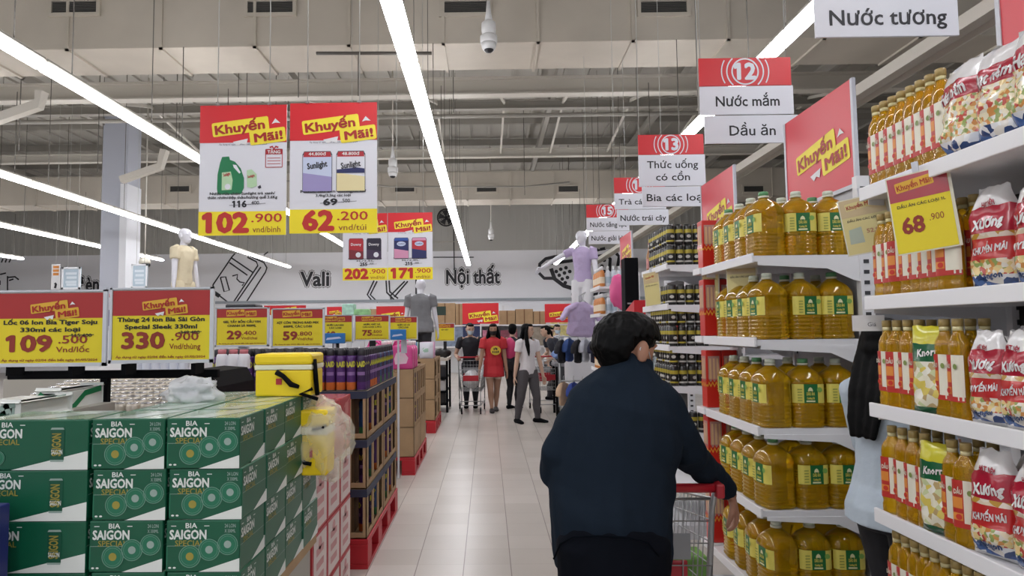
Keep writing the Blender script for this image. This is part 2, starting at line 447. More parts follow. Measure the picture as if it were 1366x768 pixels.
# ---------------------------------------------------------------- strip lights
LZ = 4.0
TUBE = mat('tube_light', 'fbfbff', 0.4, emit=STRIP_POWER)
t = thing('strip_light', 'x', 'light')
b = MB(); b.box(-0.03, 0.03, 0.0, 2.40, 0.062, 0.10, BEAM); b.box(-0.02, 0.02, 0, 2.4, 0.10, 0.125, mat('light_rail', '87847c', 0.5)); b.build('housing', t)
b = MB()
prof = [(0.085 * math.cos(a), -0.034 * math.sin(a) + 0.03) for a in [2 * PI * k / 16 for k in range(16)]]
b.rings([[(x, 0.03, z) for x, z in prof], [(x, 2.37, z) for x, z in prof]], TUBE); b.build('diffuser', t)
b = MB()
for yy in (0.4, 2.0): b.tube([(0, yy, 0.11), (0, yy, RZ - LZ)], 0.006, wr, 4)
b.build('suspension_wire', t)
strip = Placer(t)
t2 = thing('strip_light', 'x', 'light')
for o in t.children:
    if not o.name.startswith('suspension'): o2 = o.copy(); C.objects.link(o2); o2.parent = t2
b = MB()
for yy in (0.4, 2.0): b.tube([(0, yy, 0.11), (0, yy, 5.47 - LZ)], 0.006, wr, 4)
b.build('suspension_wire', t2)
strip_short = Placer(t2)
names = ['over the centre of the aisle', 'in the row beside the centre row', 'in the second row beyond the centre', 'in the third row beyond the centre', 'in the fourth row beyond the centre', 'in the row over the oil shelves']
for row, (px, py, y0, y1, nm) in enumerate(((520, 0, -6, 26, 0), (0, 60, -6, 27, 1), (0, 235, -6, 27, 2), (0, 302, -4, 24, 3), (0, 342, 0, 24, 4), (1085, 20, -6, 26, 5))):
    c = at(px, py, 1.0); k = (LZ - 1.5) / (c.z - 1.5); X = c.x * k
    y = y0; i = 0
    while y < y1 - 2.3:
        if not (row in (3, 4) and y < 5):
            (strip_short if any(y + a > d0 and y + a < d1 for a in (.4, 2.0) for d0, d1 in ((8.9, 10.05), (19.8, 20.9))) else strip)((X, y, LZ), 0, 'glowing tube light, %s along, %s' % (ORD[min(19, i)], names[nm]), 'strip lights under the roof')
            i += 1
        y += 2.43
# unlit tray over the oil shelves
c = at(1150, 120, 1.0); k = (LZ + 0.1 - 1.5) / (c.z - 1.5); X = c.x * k
b = MB(); b.box(X - 0.12, X + 0.12, 2, 26, LZ + .06, LZ + .12, BEAM); b.box(X - 0.12, X - 0.10, 2, 26, LZ + .0, LZ + .06, BEAM); b.box(X + .10, X + 0.12, 2, 26, LZ + .0, LZ + .06, BEAM)
tag(b.build('cable_tray'), 'unlit pale metal tray running over the oil shelves', 'cable tray')

# dome cameras on poles
DOMEW = mat('dome_white', 'e2e2e2', 0.35)
for (px, py, Y, s, lab) in ((652, 52, 7.6, 1.0, 'big white dome camera hung on a pole under the duct'), (524, 226, 12.6, 1.0, 'white dome camera on a pole beside the red posters'), (655, 314, 21, 1.0, 'small white dome camera before the far wall')):
    c = at(px, py, Y); t = thing('dome_camera', lab, 'security camera', c)
    b = MB(); b.lathe([(0.012, 0.26), (0.012, RZ - c.z)], 10, BEAM); b.lathe([(0.05, 0.20), (0.03, 0.32), (0.02, 0.45)], 14, DOMEW); b.build('mount_pole', t)
    b = MB(); b.lathe([(0.075, 0.02), (0.085, 0.10), (0.082, 0.19), (0.05, 0.215)], 22, DOMEW); b.lathe([(0.096, -0.055), (0.1, -0.03), (0.1, 0.03), (0.08, 0.045)], 22, DOMEW); b.build('camera_body', t)
    b = MB(); b.lathe([(0.02, -0.165), (0.055, -0.145), (0.08, -0.11), (0.092, -0.055)], 20, DOMEW); b.build('dome_ring', t)
    b = MB(); b.lathe([(0.012, -0.172), (0.036, -0.165), (0.052, -0.150), (0.056, -0.14)], 18, BLACK, c=(0.0, -0.02, 0.0)); b.build('lens', t)
c = at(193, 352, 15.5); t = thing('dome_camera', 'dome camera with black lens beside the pale pillar', 'security camera', c)
b = MB(); b.lathe([(0.12, 0), (0.13, 0.05), (0.1, 0.13), (0.02, 0.16)], 20, mat('cream_dome', 'd9d4c4', 0.4)); b.tube([(0, 0, .15), (0, 0, RZ - c.z)], 0.015, BEAM); b.build('camera_body', t)
b = MB(); b.lathe([(0.02, -0.08), (0.09, -0.05), (0.1, 0.0)], 18, BLACK, c=(0.05, -0.03, 0)); b.build('lens', t)

# wall fan
c = at(595, 290, RY1 - 0.4); t = thing('wall_fan', 'round black industrial fan on the grey far wall', 'fan', c)
b = MB()
for k in range(12):
    a = 2 * PI * k / 12; b.tube([(0.08 * math.cos(a), -0.14, 0.08 * math.sin(a)), (0.34 * math.cos(a), -0.06, 0.34 * math.sin(a))], 0.008, BLACK, 4)
for r in (0.12, 0.2, 0.28, 0.34): b.tube([(r * math.cos(2 * PI * k / 24), -0.06 - 0.08 * (0.34 - r) / 0.34, r * math.sin(2 * PI * k / 24)) for k in range(25)], 0.008, BLACK, 4)
b.tube([(0.34 * math.cos(2 * PI * k / 24), 0.0, 0.34 * math.sin(2 * PI * k / 24)) for k in range(25)], 0.03, BLACK, 5); b.build('guard', t)
b = MB()
for k in range(5):
    a = 2 * PI * k / 5
    b.add([(0.05 * math.cos(a), -.02, 0.05 * math.sin(a)), (0.31 * math.cos(a), -.03, 0.31 * math.sin(a)), (0.31 * math.cos(a + .8), .02, 0.31 * math.sin(a + .8)), (0.05 * math.cos(a + .8), .01, 0.05 * math.sin(a + .8))], [(0, 1, 2, 3)], mat('fan_blade', '2c2c30', 0.4))
b.build('blade', t)
b = MB(); b.lathe([(0.07, 0.0), (0.07, 0.3), (0.04, 0.36)], 14, BLACK); o = b.build('motor', t); o.rotation_euler = (-PI / 2, 0, 0)

# thin dark line frame on the wall near the fan
b = MB(); L = [at(x, y, RY1 - 0.05) for x, y in ((578, 343), (632, 343))]; b.tube(L, 0.02, BLACK, 5); L = [at(x, y, RY1 - 0.05) for x, y in ((605, 300), (606, 360))]; b.tube(L, 0.02, BLACK, 5); L = [at(x, y, RY1 - 0.05) for x, y in ((577, 323), (612, 322))]; b.tube(L, 0.02, BEAM, 5)
tag(b.build('pipe_bracket'), 'thin dark pipes crossing below the wall fan', 'pipe')

# ---------------------------------------------------------------- wall lettering and line drawings
WOFF = RY1 - 0.012
def wall_xy(px, py): q = at(px, py, WOFF); return (q.x, q.z)
def letters(body, px, py, hpx, wpx, label):
    c = at(px, py, WOFF); wd = at(px + wpx / 2, py, WOFF).x - at(px - wpx / 2, py, WOFF).x; sz = hpx / 890 * 27
    b = MB()
    k = .97 * wd / ((lambda q: q[1] - q[0])(text_mesh(body, .03, 2)[2]) * sz)
    b.text(body, sz, INK, c, bold=0.115, sx=k); b.text(body, sz, WHITE, c + V((0, -.006, 0)), bold=0.085, sx=k); b.text(body, sz, INK, c + V((0, -.012, 0)), bold=0.03, sx=k)
    tag(b.build('wall_lettering'), label, 'wall sign')
letters('Vali', 420, 373, 27, 40, 'black outlined word on white wall by the suitcase drawing')
letters('Nội thất', 631, 370, 26, 74, 'black outlined two-word lettering below the wall fan')
letters('Đèn', 116, 380, 27, 34, 'black outlined lettering beside the pale pillar')
def drawing(label, lines, wd=0.05, dots=()):
    b = MB(); n = 0
    for k in lines:
        pts, ww = (k if isinstance(k, tuple) else (k, wd)); b.ribbon([wall_xy(*p) for p in pts], ww, INK, (0, WOFF - n * 0.0004, 0)); n += 1
    for (px, py, r) in dots:
        x, z = wall_xy(px, py); b.poly(rot2(circ(r, 12), 0, x, z), INK, (0, WOFF, 0))
    return tag(b.build('wall_drawing'), label, 'wall drawing')
drawing('line drawing of a tilted suitcase on the white wall', [
    [(284, 380), (309, 343), (316, 335)], [(284, 380), (286, 389), (304, 403)], [(318, 334), (352, 350), (356, 357), (354, 363), (329, 402)], [(309, 344), (337, 363)], [(306, 350), (330, 367)],
    [(312, 402), (344, 354), (342, 349), (330, 343)], [(316, 402), (348, 356)], [(294, 370), (301, 369), (306, 387), (299, 389), (294, 370)], [(310, 368), (317, 366), (316, 372), (320, 376), (326, 377), (323, 381)], ([(284, 389), (293, 395)], 0.16), [(352, 340), (359, 335)]], 0.055)
drawing('line drawing of chair legs on the white wall', [[(499, 374), (490, 393), (497, 402)], [(503, 375), (494, 393), (504, 403)], [(515, 374), (516, 390), (528, 402)], [(519, 374), (520, 389), (531, 398)], [(540, 375), (521, 394), (522, 402)], [(544, 375), (526, 396)], [(555, 372), (555, 400)]], 0.06)
drawing('bold line drawing of a dotted bowl with a spoon', [
    ([(741, 342), (728, 345), (720, 352), (719, 364), (726, 371), (738, 371)], 0.13), ([(741, 342), (780, 337), (808, 331)], 0.12), ([(729, 352), (760, 348), (808, 340), (814, 345), (813, 362)], 0.13), ([(735, 358), (740, 372), (752, 381), (765, 385)], 0.16), ([(762, 392), (790, 393), (812, 388)], 0.1), ([(822, 338), (826, 342), (824, 355)], 0.13)],
    0.1, [(x, y, 0.075) for x, y in ((742, 362), (748, 359), (755, 357), (746, 367), (753, 364), (760, 362), (750, 372), (757, 370), (754, 377), (792, 350), (799, 348), (806, 347), (795, 356), (803, 355), (798, 361), (806, 362))])
drawing('line drawing of furniture on the wall beyond the pillar', [[(10, 368), (10, 388), (0, 389)], [(10, 370), (20, 369), (25, 373)], [(12, 374), (18, 372)], [(0, 366), (8, 364)], [(2, 350), (4, 345)], [(7, 350), (9, 345)], [(12, 350), (15, 344)], [(0, 374), (0, 380)]], 0.06)
# ================================================================ HANGING PROMO POSTERS
def hang_wires(t, xs, z0, z1, y=0.0):
    b = MB()
    for x in xs: b.tube([(x, y, z0), (x, y, z1)], 0.0035, mat('wire_light', 'b5b5b0', 0.4), 5)
    b.build('hanging_wire', t)
def pouch_pic(b, x, z, w, h, main, top, low, word, y):
    b.poly([(x - w / 2, z - h / 2 + .01), (x - w / 2 + .015, z - h / 2), (x + w / 2 - .015, z - h / 2), (x + w / 2, z - h / 2 + .01), (x + w / 2, z + h * .42), (x + w / 2 - .012, z + h / 2), (x - w / 2 + .012, z + h / 2), (x - w / 2, z + h * .42)], INKG, (0, y, 0))
    b.poly([(x - w / 2 + .004, z - h / 2 + .012), (x + w / 2 - .004, z - h / 2 + .012), (x + w / 2 - .004, z + h * .4), (x - w / 2 + .004, z + h * .4)], main, (0, y - .001, 0))
    b.poly([(x - w / 2 + .006, z + h * .36), (x + w / 2 - .006, z + h * .36), (x + w / 2 - .014, z + h * .48), (x - w / 2 + .014, z + h * .48)], top, (0, y - .0015, 0))
    b.poly([(x - w / 2 + .004, z - h / 2 + .012), (x + w / 2 - .004, z - h / 2 + .012), (x + w / 2 - .004, z - h * .12), (x - w / 2 + .004, z - h * .02)], low, (0, y - .002, 0))
    if word: b.text(word, h * .2, INK, (x, y - .003, z + h * .16), bold=.03, fit=w * .68, rot=8)
def poster(label, c, spec, W=0.6, H=0.905):
    t = thing('promo_poster', label, 'poster', c, 0, 'hanging promo posters')
    b = MB(); b.box(-W / 2, W / 2, 0, 0.006, -H / 2, H / 2, SIGNW); b.build('poster_board', t)
    b = MB(); b.box(-W / 2, W / 2, -0.002, 0, H / 2 - 0.262, H / 2, RED); b.build('header_band', t)
    b = MB(); promo_logo(b, (-.005, -.002, H / 2 - .131), W, eps=.0012); b.build('promo_logo', t)
    b = MB(); b.box(-W / 2, W / 2, -0.002, 0, -H / 2, -H / 2 + .165, YEL); b.build('price_band', t)
    b = MB(); zb = -H / 2 + .08
    big, small, unit, old, oldc, l1, l2 = spec['txt']
    b.text(big, .185, TXTR, (-W * .5 + spec['bx'] * W, -.004, zb), bold=.05, fit=spec['bw'] * W)
    b.text('.' + small, .085, TXTR, (W * .5 - spec['sx'] * W, -.004, zb + .035), bold=.01, fit=.21)
    b.text(unit, .058, DTXTR if not spec.get('y') else DYEL, (W * .5 - spec['sx'] * W, -.004, zb - .043), bold=0.0, fit=.19)
    b.text(old, .062, INK, (-.02, -.003, zb + .133), bold=.04, fit=.10); b.text('.' + oldc, .036, INK, (.085, -.003, zb + .142), bold=.01)
    b.poly([(-.09, .0), (.16, .012), (.16, .015), (-.09, .003)], INKG, (0, -.0035, zb + .125)); 
    b.text(l1, .026, INK, (0, -.003, zb + .208), bold=.02, fit=W * .75); b.text(l2, .026, INK, (0, -.003, zb + .18), bold=.02, fit=W * (.8 if len(l2) > 20 else .4))
    b.text(spec['top'], .016, INKG, (0, -.003, H / 2 - .275), fit=W * .55); b.build('lettering', t)
    b = MB(); spec['pic'](b); b.build('product_picture', t)
    hang_wires(t, (-.18, .18), H / 2, RZ - c[2] - .05)
    b = MB()
    for x in (-.18, .18): b.ring2(.014, .009, STEEL, (x, -.002, H / 2 + .004), n=12)
    b.build('hook', t)
    return t
LILAC = mat('print_lilac', '9c93c4', .5); LBLUE = mat('print_pale_blue', 'c5cfe8', .5); PNAVY = mat('print_navy', '23295e', .5); PCREAM = mat('print_cream', 'e6d9a8', .5)
PGREEN = mat('print_green', '0f7a4a', .45); PLG = mat('print_light_green', 'b7d8b0', .5); PRED = mat('print_red', 'b52a35', .5); PDARK = mat('print_dark', '2a2438', .5); PPINK = mat('print_pink', 'd795b6', .5); PBLUE = mat('print_blue', '2f55a8', .5)
def pic1(b):
    s = .6 / 440; ox, oz = -.3, .4525
    P = lambda L: [((x - 35) * s + ox, oz - (y - 45) * s) for x, y in L]
    b.poly(P([(150, 310), (185, 308), (190, 325), (215, 335), (245, 370), (262, 420), (262, 470), (248, 500), (130, 500), (126, 470), (128, 400), (140, 340)]), PGREEN, (0, -.003, 0))
    b.poly(P([(205, 350), (222, 352), (245, 390), (238, 396), (210, 365)]), SIGNW, (0, -.0035, 0))
    b.poly(P([(150, 390), (195, 385), (205, 430), (200, 478), (150, 480)]), PLG, (0, -.0035, 0))
    b.poly(rot2(circ(.02, 16), 0, *P([(180, 462)])[0]), SIGNW, (0, -.004, 0)); b.text('Sunlight', .03, PRED, (P([(175, 400)])[0][0], -.004, P([(175, 400)])[0][1]), fit=.05, bold=.03, rot=12)
    b.poly(P([(275, 380), (300, 375), (325, 400), (328, 460), (300, 470), (278, 465)]), PLG, (0, -.003, 0)); b.text('Sunlight', .025, PRED, (P([(298, 410)])[0][0], -.004, P([(298, 410)])[0][1]), fit=.05, bold=.03, rot=12)
    b.poly(P([(330, 465), (345, 455), (350, 470), (338, 475)]), PDARK, (0, -.003, 0))
    x, z = P([(412, 320)])[0]
    b.ribbon(rot2(rrect(.115, .125, .004), 0, x, z), .005, PRED, (0, -.003, 0), closed=True); b.poly(rot2(rrect(.115, .035, .003), 0, x, z + .045), PRED, (0, -.003, 0)); b.text('TẶNG', .03, WHITE, (x, -.004, z + .043), bold=.03, fit=.09)
    b.ribbon([(x - .03, z + .075), (x - .012, z + .082), (x, z + .066), (x + .012, z + .082), (x + .03, z + .075)], .012, PRED, (0, -.003, 0))
    for dz in (.0, -.02, -.04): b.poly([(x - .045, z + dz), (x + .045, z + dz), (x + .045, z + dz + .004), (x - .045, z + dz + .004)], PRED, (0, -.003, 0))
def pic2(b):
    pouch_pic(b, -.11, -.03, .205, .29, LBLUE, PRED, LILAC, 'Sunlight', -.003); pouch_pic(b, .12, -.03, .2, .29, SIGNW, PRED, PCREAM, 'Sunlight', -.003)
    b.poly([(.025, -.04), (.215, -.04), (.215, -.01), (.16, -.002), (.025, -.015)], PNAVY, (0, -.0065, 0)); b.text('44.800đ', .03, WHITE, (-.11, -.006, .094), bold=.02, fit=.12); b.text('48.800đ', .03, WHITE, (.12, -.006, .094), bold=.02, fit=.12)
def pic3(b):
    pouch_pic(b, -.12, -.03, .2, .29, PRED, PRED, mat('print_maroon', '7c2430', .5), '', -.003); pouch_pic(b, .12, -.03, .2, .29, PDARK, PDARK, mat('print_plum', '41304c', .5), '', -.003)
    b.text('Downy', .05, WHITE, (-.12, -.007, .03), bold=.02, fit=.14); b.text('Downy', .05, WHITE, (.12, -.007, .03), bold=.02, fit=.14)
    for x in (-.09, .15): b.poly(rot2(circ(.035, 14), 0, x, -.11), SIGNW, (0, -.007, 0))
def pic4(b):
    pouch_pic(b, -.12, -.03, .2, .29, PNAVY, PBLUE, PPINK, '', -.003); pouch_pic(b, .12, -.03, .2, .29, PRED, PPINK, PNAVY, '', -.003)
    for x in (-.12, .12): b.poly(rot2(circ(.032, 14, .06), 0, x, .03), LBLUE, (0, -.007, 0)); b.text('Comfort', .03, PNAVY, (x, -.008, .03), bold=.02, fit=.09)
def pctr(x0, y0, x1, y1, Y): return at((x0 + x1) / 2, (y0 + y1) / 2, Y)
NOTE = 'Áp dụng từ ngày 02/04 đến hết ngày 01/05/2024'
poster('big hanging promo poster with a green detergent jug, price 102.900', pctr(264, 135, 384, 318, 4.5), dict(txt=('102', '900', 'vnd/bình', '116', '400', 'Nước rửa chén Sunlight trà xanh/', 'thiên nhiên/diệp thảo/hương quế 3.6Kg'), bx=.31, bw=.54, sx=.22, top=NOTE, pic=pic1, y=0))
poster('big hanging promo poster with two refill pouches, price 62.200', pctr(384.5, 131, 505, 316, 4.5), dict(txt=('62', '200', 'vnd/túi', '69', '500', 'Nước lau sàn Sunlight từ', '3,4kg/3,5kg các loại'), bx=.33, bw=.37, sx=.28, top=NOTE, pic=pic2))
poster('smaller hanging poster with red and black pouches, price 202.900', pctr(457, 283, 517, 375, 8.9), dict(txt=('202', '900', 'vnd/túi', '255', '000', 'Nước xả vải Downy các loại từ', '3L/3,5L'), bx=.31, bw=.54, sx=.22, top=NOTE, pic=pic3))
poster('smaller hanging poster with blue and pink pouches, price 171.900', pctr(517.5, 282, 577, 374, 8.9), dict(txt=('171', '900', 'vnd/túi', '215', '000', 'Nước xả vải Comfort các loại từ', '3L/3,8L'), bx=.31, bw=.5, sx=.22, top=NOTE, pic=pic4))

# ================================================================ FRAMED PRICE SIGNS
CLEAR = mat('frame_grey', 'c9ccd4', .35)
def price_sign(label, c, W, H, lines, big, small, unit, old, rz=0.0, full_logo=True, group=None, stand=None, bx=-.14, sx_=.22, fr=.035):
    t = thing('price_sign', label, 'price sign', c, rz, group)
    b = MB(); f = fr * W; b.box(-W / 2, W / 2, .004, .012, -H / 2, H / 2, CLEAR)
    for (xa, xb, za, zb) in ((-W / 2, W / 2, H / 2 - f * .5, H / 2), (-W / 2, W / 2, -H / 2, -H / 2 + f * .9), (-W / 2, -W / 2 + f * .7, -H / 2, H / 2), (W / 2 - f, W / 2, -H / 2, H / 2)): b.box(xa, xb, -.004, .004, za, zb, CLEAR)
    b.build('frame', t)
    w = W - f * 1.9; h = H - f * 1.6; ox = -f * .15
    b = MB(); b.box(ox - w / 2, ox + w / 2, .001, .004, -h / 2, h / 2, DYEL); b.box(ox - w / 2, ox + w / 2, 0, .001, h / 2 - h * (.36 if full_logo else .24), h / 2, DRED); b.build('paper', t)
    b = MB()
    if full_logo: promo_logo(b, (ox, -.001, h / 2 - h * .17), w * .55, plate=DLOGOY, word=LOGOR)
    else:
        b.poly(rot2(rrect(w * .36, h * .17, .004, 2), 3), DLOGOY, (ox - w * .13, -.0005, h / 2 - h * .11)); b.poly(rot2(rrect(w * .22, h * .15, .004, 2), 3), DLOGOY, (ox + w * .18, -.0005, h / 2 - h * .13))
        b.text('Khuyến', h * .13, LOGOR, (ox - w * .13, -.002, h / 2 - h * .115), bold=.03, fit=w * .33, rot=3); b.text('Mãi!', h * .13, LOGOR, (ox + w * .18, -.002, h / 2 - h * .14), bold=.03, fit=w * .18, rot=3)
    b.build('promo_logo', t)
    b = MB(); z = h / 2 - h * (.42 if full_logo else .36)
    for s in lines: b.text(s, h * .085, INK, (ox, -.001, z), bold=.035, fit=min(w * .9, w * .034 * len(s) + w * .1)); z -= h * .105
    if old: b.text(old, h * .07, INK, (ox + w * .3, -.001, z + h * .02), bold=.02, fit=w * .2); b.poly([(-w * .12, 0), (w * .12, .003), (w * .12, .006), (-w * .12, .003)], INK, (ox + w * .3, -.0015, z + h * .018))
    b.text(big, h * .32, DTXTR, (ox + bx * w, -.001, -h * .23), bold=.04, fit=w * .15 * len(big))
    if small: b.text('.' + small, h * .16, DTXTR, (ox + sx_ * w, -.001, -h * .17), bold=.015, fit=w * .28)
    if unit: b.text(unit, h * .11, DTXTR, (ox + sx_ * w, -.001, -h * .31), bold=.01, fit=w * .32)
    b.text('Áp dụng từ ngày 02/04 đến hết ngày 01/05/2024', h * .045, DTXTR, (ox, -.001, -h * .455), bold=.02, fit=w * .92); b.build('lettering', t)
    if stand:
        if stand > 5: stand = c[2] - H / 2 - .001
        b = MB(); b.box(-.03, .03, .014, .03, -H / 2 - stand, -H / 2 + .03, BLACK if stand > .2 else CLEAR); b.build('stem', t)
    return t
c = pctr(-7, 387.5, 143, 487.5, 2.95); price_sign('framed price sign 109.500 standing beside the 330.900 one', c, .5, .34, ['Lốc 06 lon Bia Tiger Soju', '330ml các loại'], '109', '500', 'Vnd/lốc', '115.400', bx=-.2, sx_=.22)
c = pctr(146, 383.5, 285, 483.5, 2.95); price_sign('framed price sign 330.900 over the green cartons', c, .465, .335, ['Thùng 24 lon Bia Sài Gòn', 'Special Sleek 330ml'], '330', '900', 'Vnd/thùng', '349.400', bx=-.18, sx_=.25)
# black rail stand that carries the two frames
BLK = mat('rack_black', '0a0b0f', .75, spec=.12)
t = thing('sign_stand', 'black rail stand carrying the two framed price signs', 'stand', (0, 0, 0))
A = at(12, 503, 3.075); B = at(292, 490, 3.075); Pm = at(141, 500, 3.075)
b = MB(); b.box(A.x, B.x, 3.06, 3.09, A.z - .01, A.z + .028, BLK, .004); b.build('rail', t)
b = MB(); b.box(Pm.x - .018, Pm.x + .018, 3.06, 3.09, 0, A.z - .01, BLK, .003); b.build('post', t)
b = MB(); b.box(Pm.x - .2, Pm.x + .2, 3.06, 3.2, 0, .02, BLK, .005); b.build('foot', t)
b = MB()
for k in (18, 100, 170, 262): q = at(k, 490, 3.0); b.box(q.x - .01, q.x + .01, 2.966, 3.06, A.z + .012, A.z + .06, BLK)
b.build('sign_clip', t)
t = thing('shelf_end_panel', 'rounded black shelf end behind the 330.900 price sign', 'shelf end', (0, 0, 0))
a0 = at(238, 486, 3.3); a1 = at(299, 530, 3.3)
b = MB(); b.rings([[(a0.x + u, 3.25 + v * .0 + dy, 1.1 + zz) for u, zz in ((0, .0), (a1.x - a0.x, 0), (a1.x - a0.x - .01, .14), (a1.x - a0.x - .05, .21), (.05, .22), (0, .17))] for v, dy in ((0, 0), (1, .5))], BLK, smooth=False); b.build('panel', t)
b = MB(); b.box(a0.x, a1.x, 3.25, 3.75, 0, 1.1, BLK); b.build('base', t)

# ================================================================ GREEN CARTON STACK
GRN = mat('carton_green', '0a573d', .38, var=.06, vscale=6)
GRNTOP = mat('carton_top_sheen', '8fae97', .18, coat=.4, var=.3, vscale=7)  # pale tone puts the light reflected by the film into the top colour
GOLD = mat('print_gold', '9a8f3c', .5); PRW = mat('print_white', 'dfe4e0', .45); SILV = mat('print_silver', '93a8a0', .4); MEDR = mat('print_ring', '6f9686', .4); GRNL = mat('print_mid_green', '1f7154', .4)
def medallion(b, x, z, r, m1, o=(0, 0, 0), rr=(1, 0, 0), y=-.001):
    O = V(o) + V(rr) * x + V((0, 0, z))
    n = V(rr).cross(V((0, 0, 1))); n = -n if n.dot(V((0, -1, 0)) + V((1, 0, 0))) < 0 else n
    b.poly(circ(r, 22), GRNL, O + n * .0006, rr); b.ring2(r, r * .94, MEDR, O + n * .0012, rr); b.ring2(r * .8, r * .77, MEDR, O + n * .0012, rr); b.poly(circ(r * .36, 16), m1, O + n * .0012, rr)
def beer_front(b, W, H, o, rr, out, wide=False, simple=False):
    o, rr, out = V(o), V(rr), V(out); u = V((0, 0, 1))
    def q(x, z, e=1): return o + rr * x + u * z + out * (.0008 * e)
    def poly(pts, m, e=1): b.poly(pts, m, o + out * (.0008 * e), rr, u)
    poly([(W * (-.05 if not wide else -.2), -H / 2), (W / 2, -H / 2), (W / 2, -H * .24 if not wide else -.02), ], PRW, 1)
    lx = -W * (.2 if not wide else .27)
    b.text('BIA', H * .14, PRW, q(lx + .01, H * .395), rr, u, bold=.02, fit=.036); b.text('SAIGON', H * .25, PRW, q(lx, H * .215), rr, u, bold=.035, fit=.115); b.text('SPECIAL', H * .16, GOLD, q(lx + .005, H * .05), rr, u, bold=.01, fit=.09)
    for dx in (-.045, .058): poly([(lx + dx - .008, H * .385), (lx + dx + .008, H * .385), (lx + dx + .008, H * .4), (lx + dx - .008, H * .4)], PRW)
    if wide:
        for k, x in enumerate((-.03, .02)): medallion(b, x - .13, -H * .26, .022, SILV, o + out * .001, rr)
        x0 = W * .22
        poly([(x0 - .022, -H * .3), (x0 + .022, -H * .3), (x0 + .022, H * .3), (x0 - .022, H * .3)], mat('can_print', '0a4f38', .4), 2); poly([(x0 - .022, H * .3), (x0 + .022, H * .3), (x0 + .018, H * .34), (x0 - .018, H * .34)], SILV, 2); poly([(x0 - .022, -H * .3), (x0 + .022, -H * .3), (x0 + .02, -H * .34), (x0 - .02, -H * .34)], SILV, 2)
        b.text('SAIGON', .04, GOLD, q(x0, .0, 3), (0, 0, 1), -rr, bold=.03, fit=.07); b.text('SAIGON', .02, PRW, q(x0, -H * .15, 3), rr, u, bold=.03, fit=.035)
        return
    poly([(-W / 2 + .004, 0), (W * .48, 0), (W * .48, .0012), (-W / 2 + .004, .0012)], SILV, 1)
    if not simple:
        b.text('24 LON', H * .1, SILV, q(W * .37, H * .39), rr, u, bold=.02, fit=.034); b.text('X 330ML', H * .09, SILV, q(W * .37, H * .29), rr, u, bold=.02, fit=.034)
        medallion(b, -W * .17, -H * .2, .034, GOLD, o + out * .001, rr); medallion(b, W * .09, -H * .07, .033, SILV, o + out * .001, rr); medallion(b, W * .34, .005, .032, SILV, o + out * .001, rr)
        for dx in (0, .014): poly(rot2(circ(.003, 8, .005), 0, -W * .44 + dx, -H * .42), PRW)
    poly([(-W / 2 + .002, H * .0), (-W / 2 + .006, H * .0), (-W / 2 + .006, -H * .44), (-W / 2 + .002, -H * .44)], GRNL)
BW, BD, BH = .229, .226, .155
def carton(W, D, wide):
    t = thing('beer_carton', 'x', 'carton')
    b = MB(); b.box(-W / 2, W / 2, 0, D, 0, BH, GRN, .004)
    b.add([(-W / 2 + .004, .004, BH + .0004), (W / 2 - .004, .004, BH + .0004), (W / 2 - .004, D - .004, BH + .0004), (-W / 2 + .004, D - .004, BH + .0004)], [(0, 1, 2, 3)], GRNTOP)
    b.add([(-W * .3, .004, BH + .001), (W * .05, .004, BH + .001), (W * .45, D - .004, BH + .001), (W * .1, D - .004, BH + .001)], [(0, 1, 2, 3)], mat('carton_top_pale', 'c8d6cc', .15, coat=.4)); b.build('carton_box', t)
    b = MB(); beer_front(b, W, BH, (0, 0, BH / 2), (1, 0, 0), (0, -1, 0), wide); b.build('front_print', t)
    b = MB(); beer_front(b, D, BH, (W / 2, D / 2, BH / 2), (0, 1, 0), (1, 0, 0), False, True); b.build('side_print', t)
    return t
cart_n = Placer(carton(BW, BD, False)); cart_w = Placer(carton(.345, BD, True))
c0 = at(322, 557, 2.1); XR = c0.x; ZT = c0.z
tier_n = ['top layer', 'second layer down', 'third layer down', 'fourth layer down']
for lay in range(4):
    for r in range(4):
        for col in range(2):
            jx = random.uniform(-.003, .003) + (-.003 if lay == 0 else .003 * (lay % 2)); 
            cart_n((XR - BW / 2 - col * (BW + .008) + jx, 2.1 + r * (BD + .008) + random.uniform(-.003, .003), ZT - BH * (lay + 1) - .0015 * lay), 0,
                   'green beer carton, %s, %s row from front, %s column from aisle' % (tier_n[lay], ORD[r], ORD[col]), 'green cartons stacked beside the aisle')
    cart_w((XR - 2 * (BW + .008) - .345 / 2 - .004, 2.096, ZT - BH * (lay + 1) - .0015 * lay), 0, 'wider green carton showing a can picture, %s' % tier_n[lay], 'wide green cartons')
b = MB(); zb = ZT - BH * 4 - .006; b.box(XR - .84, XR, 2.1, 3.03, zb - .04, zb, CARD); b.box(XR - .82, XR - .02, 2.12, 3.0, 0, zb - .04, mat('plinth_grey', 'a9a59c', .7)); tag(b.build('display_platform'), 'low platform carrying the green carton stack', 'platform')
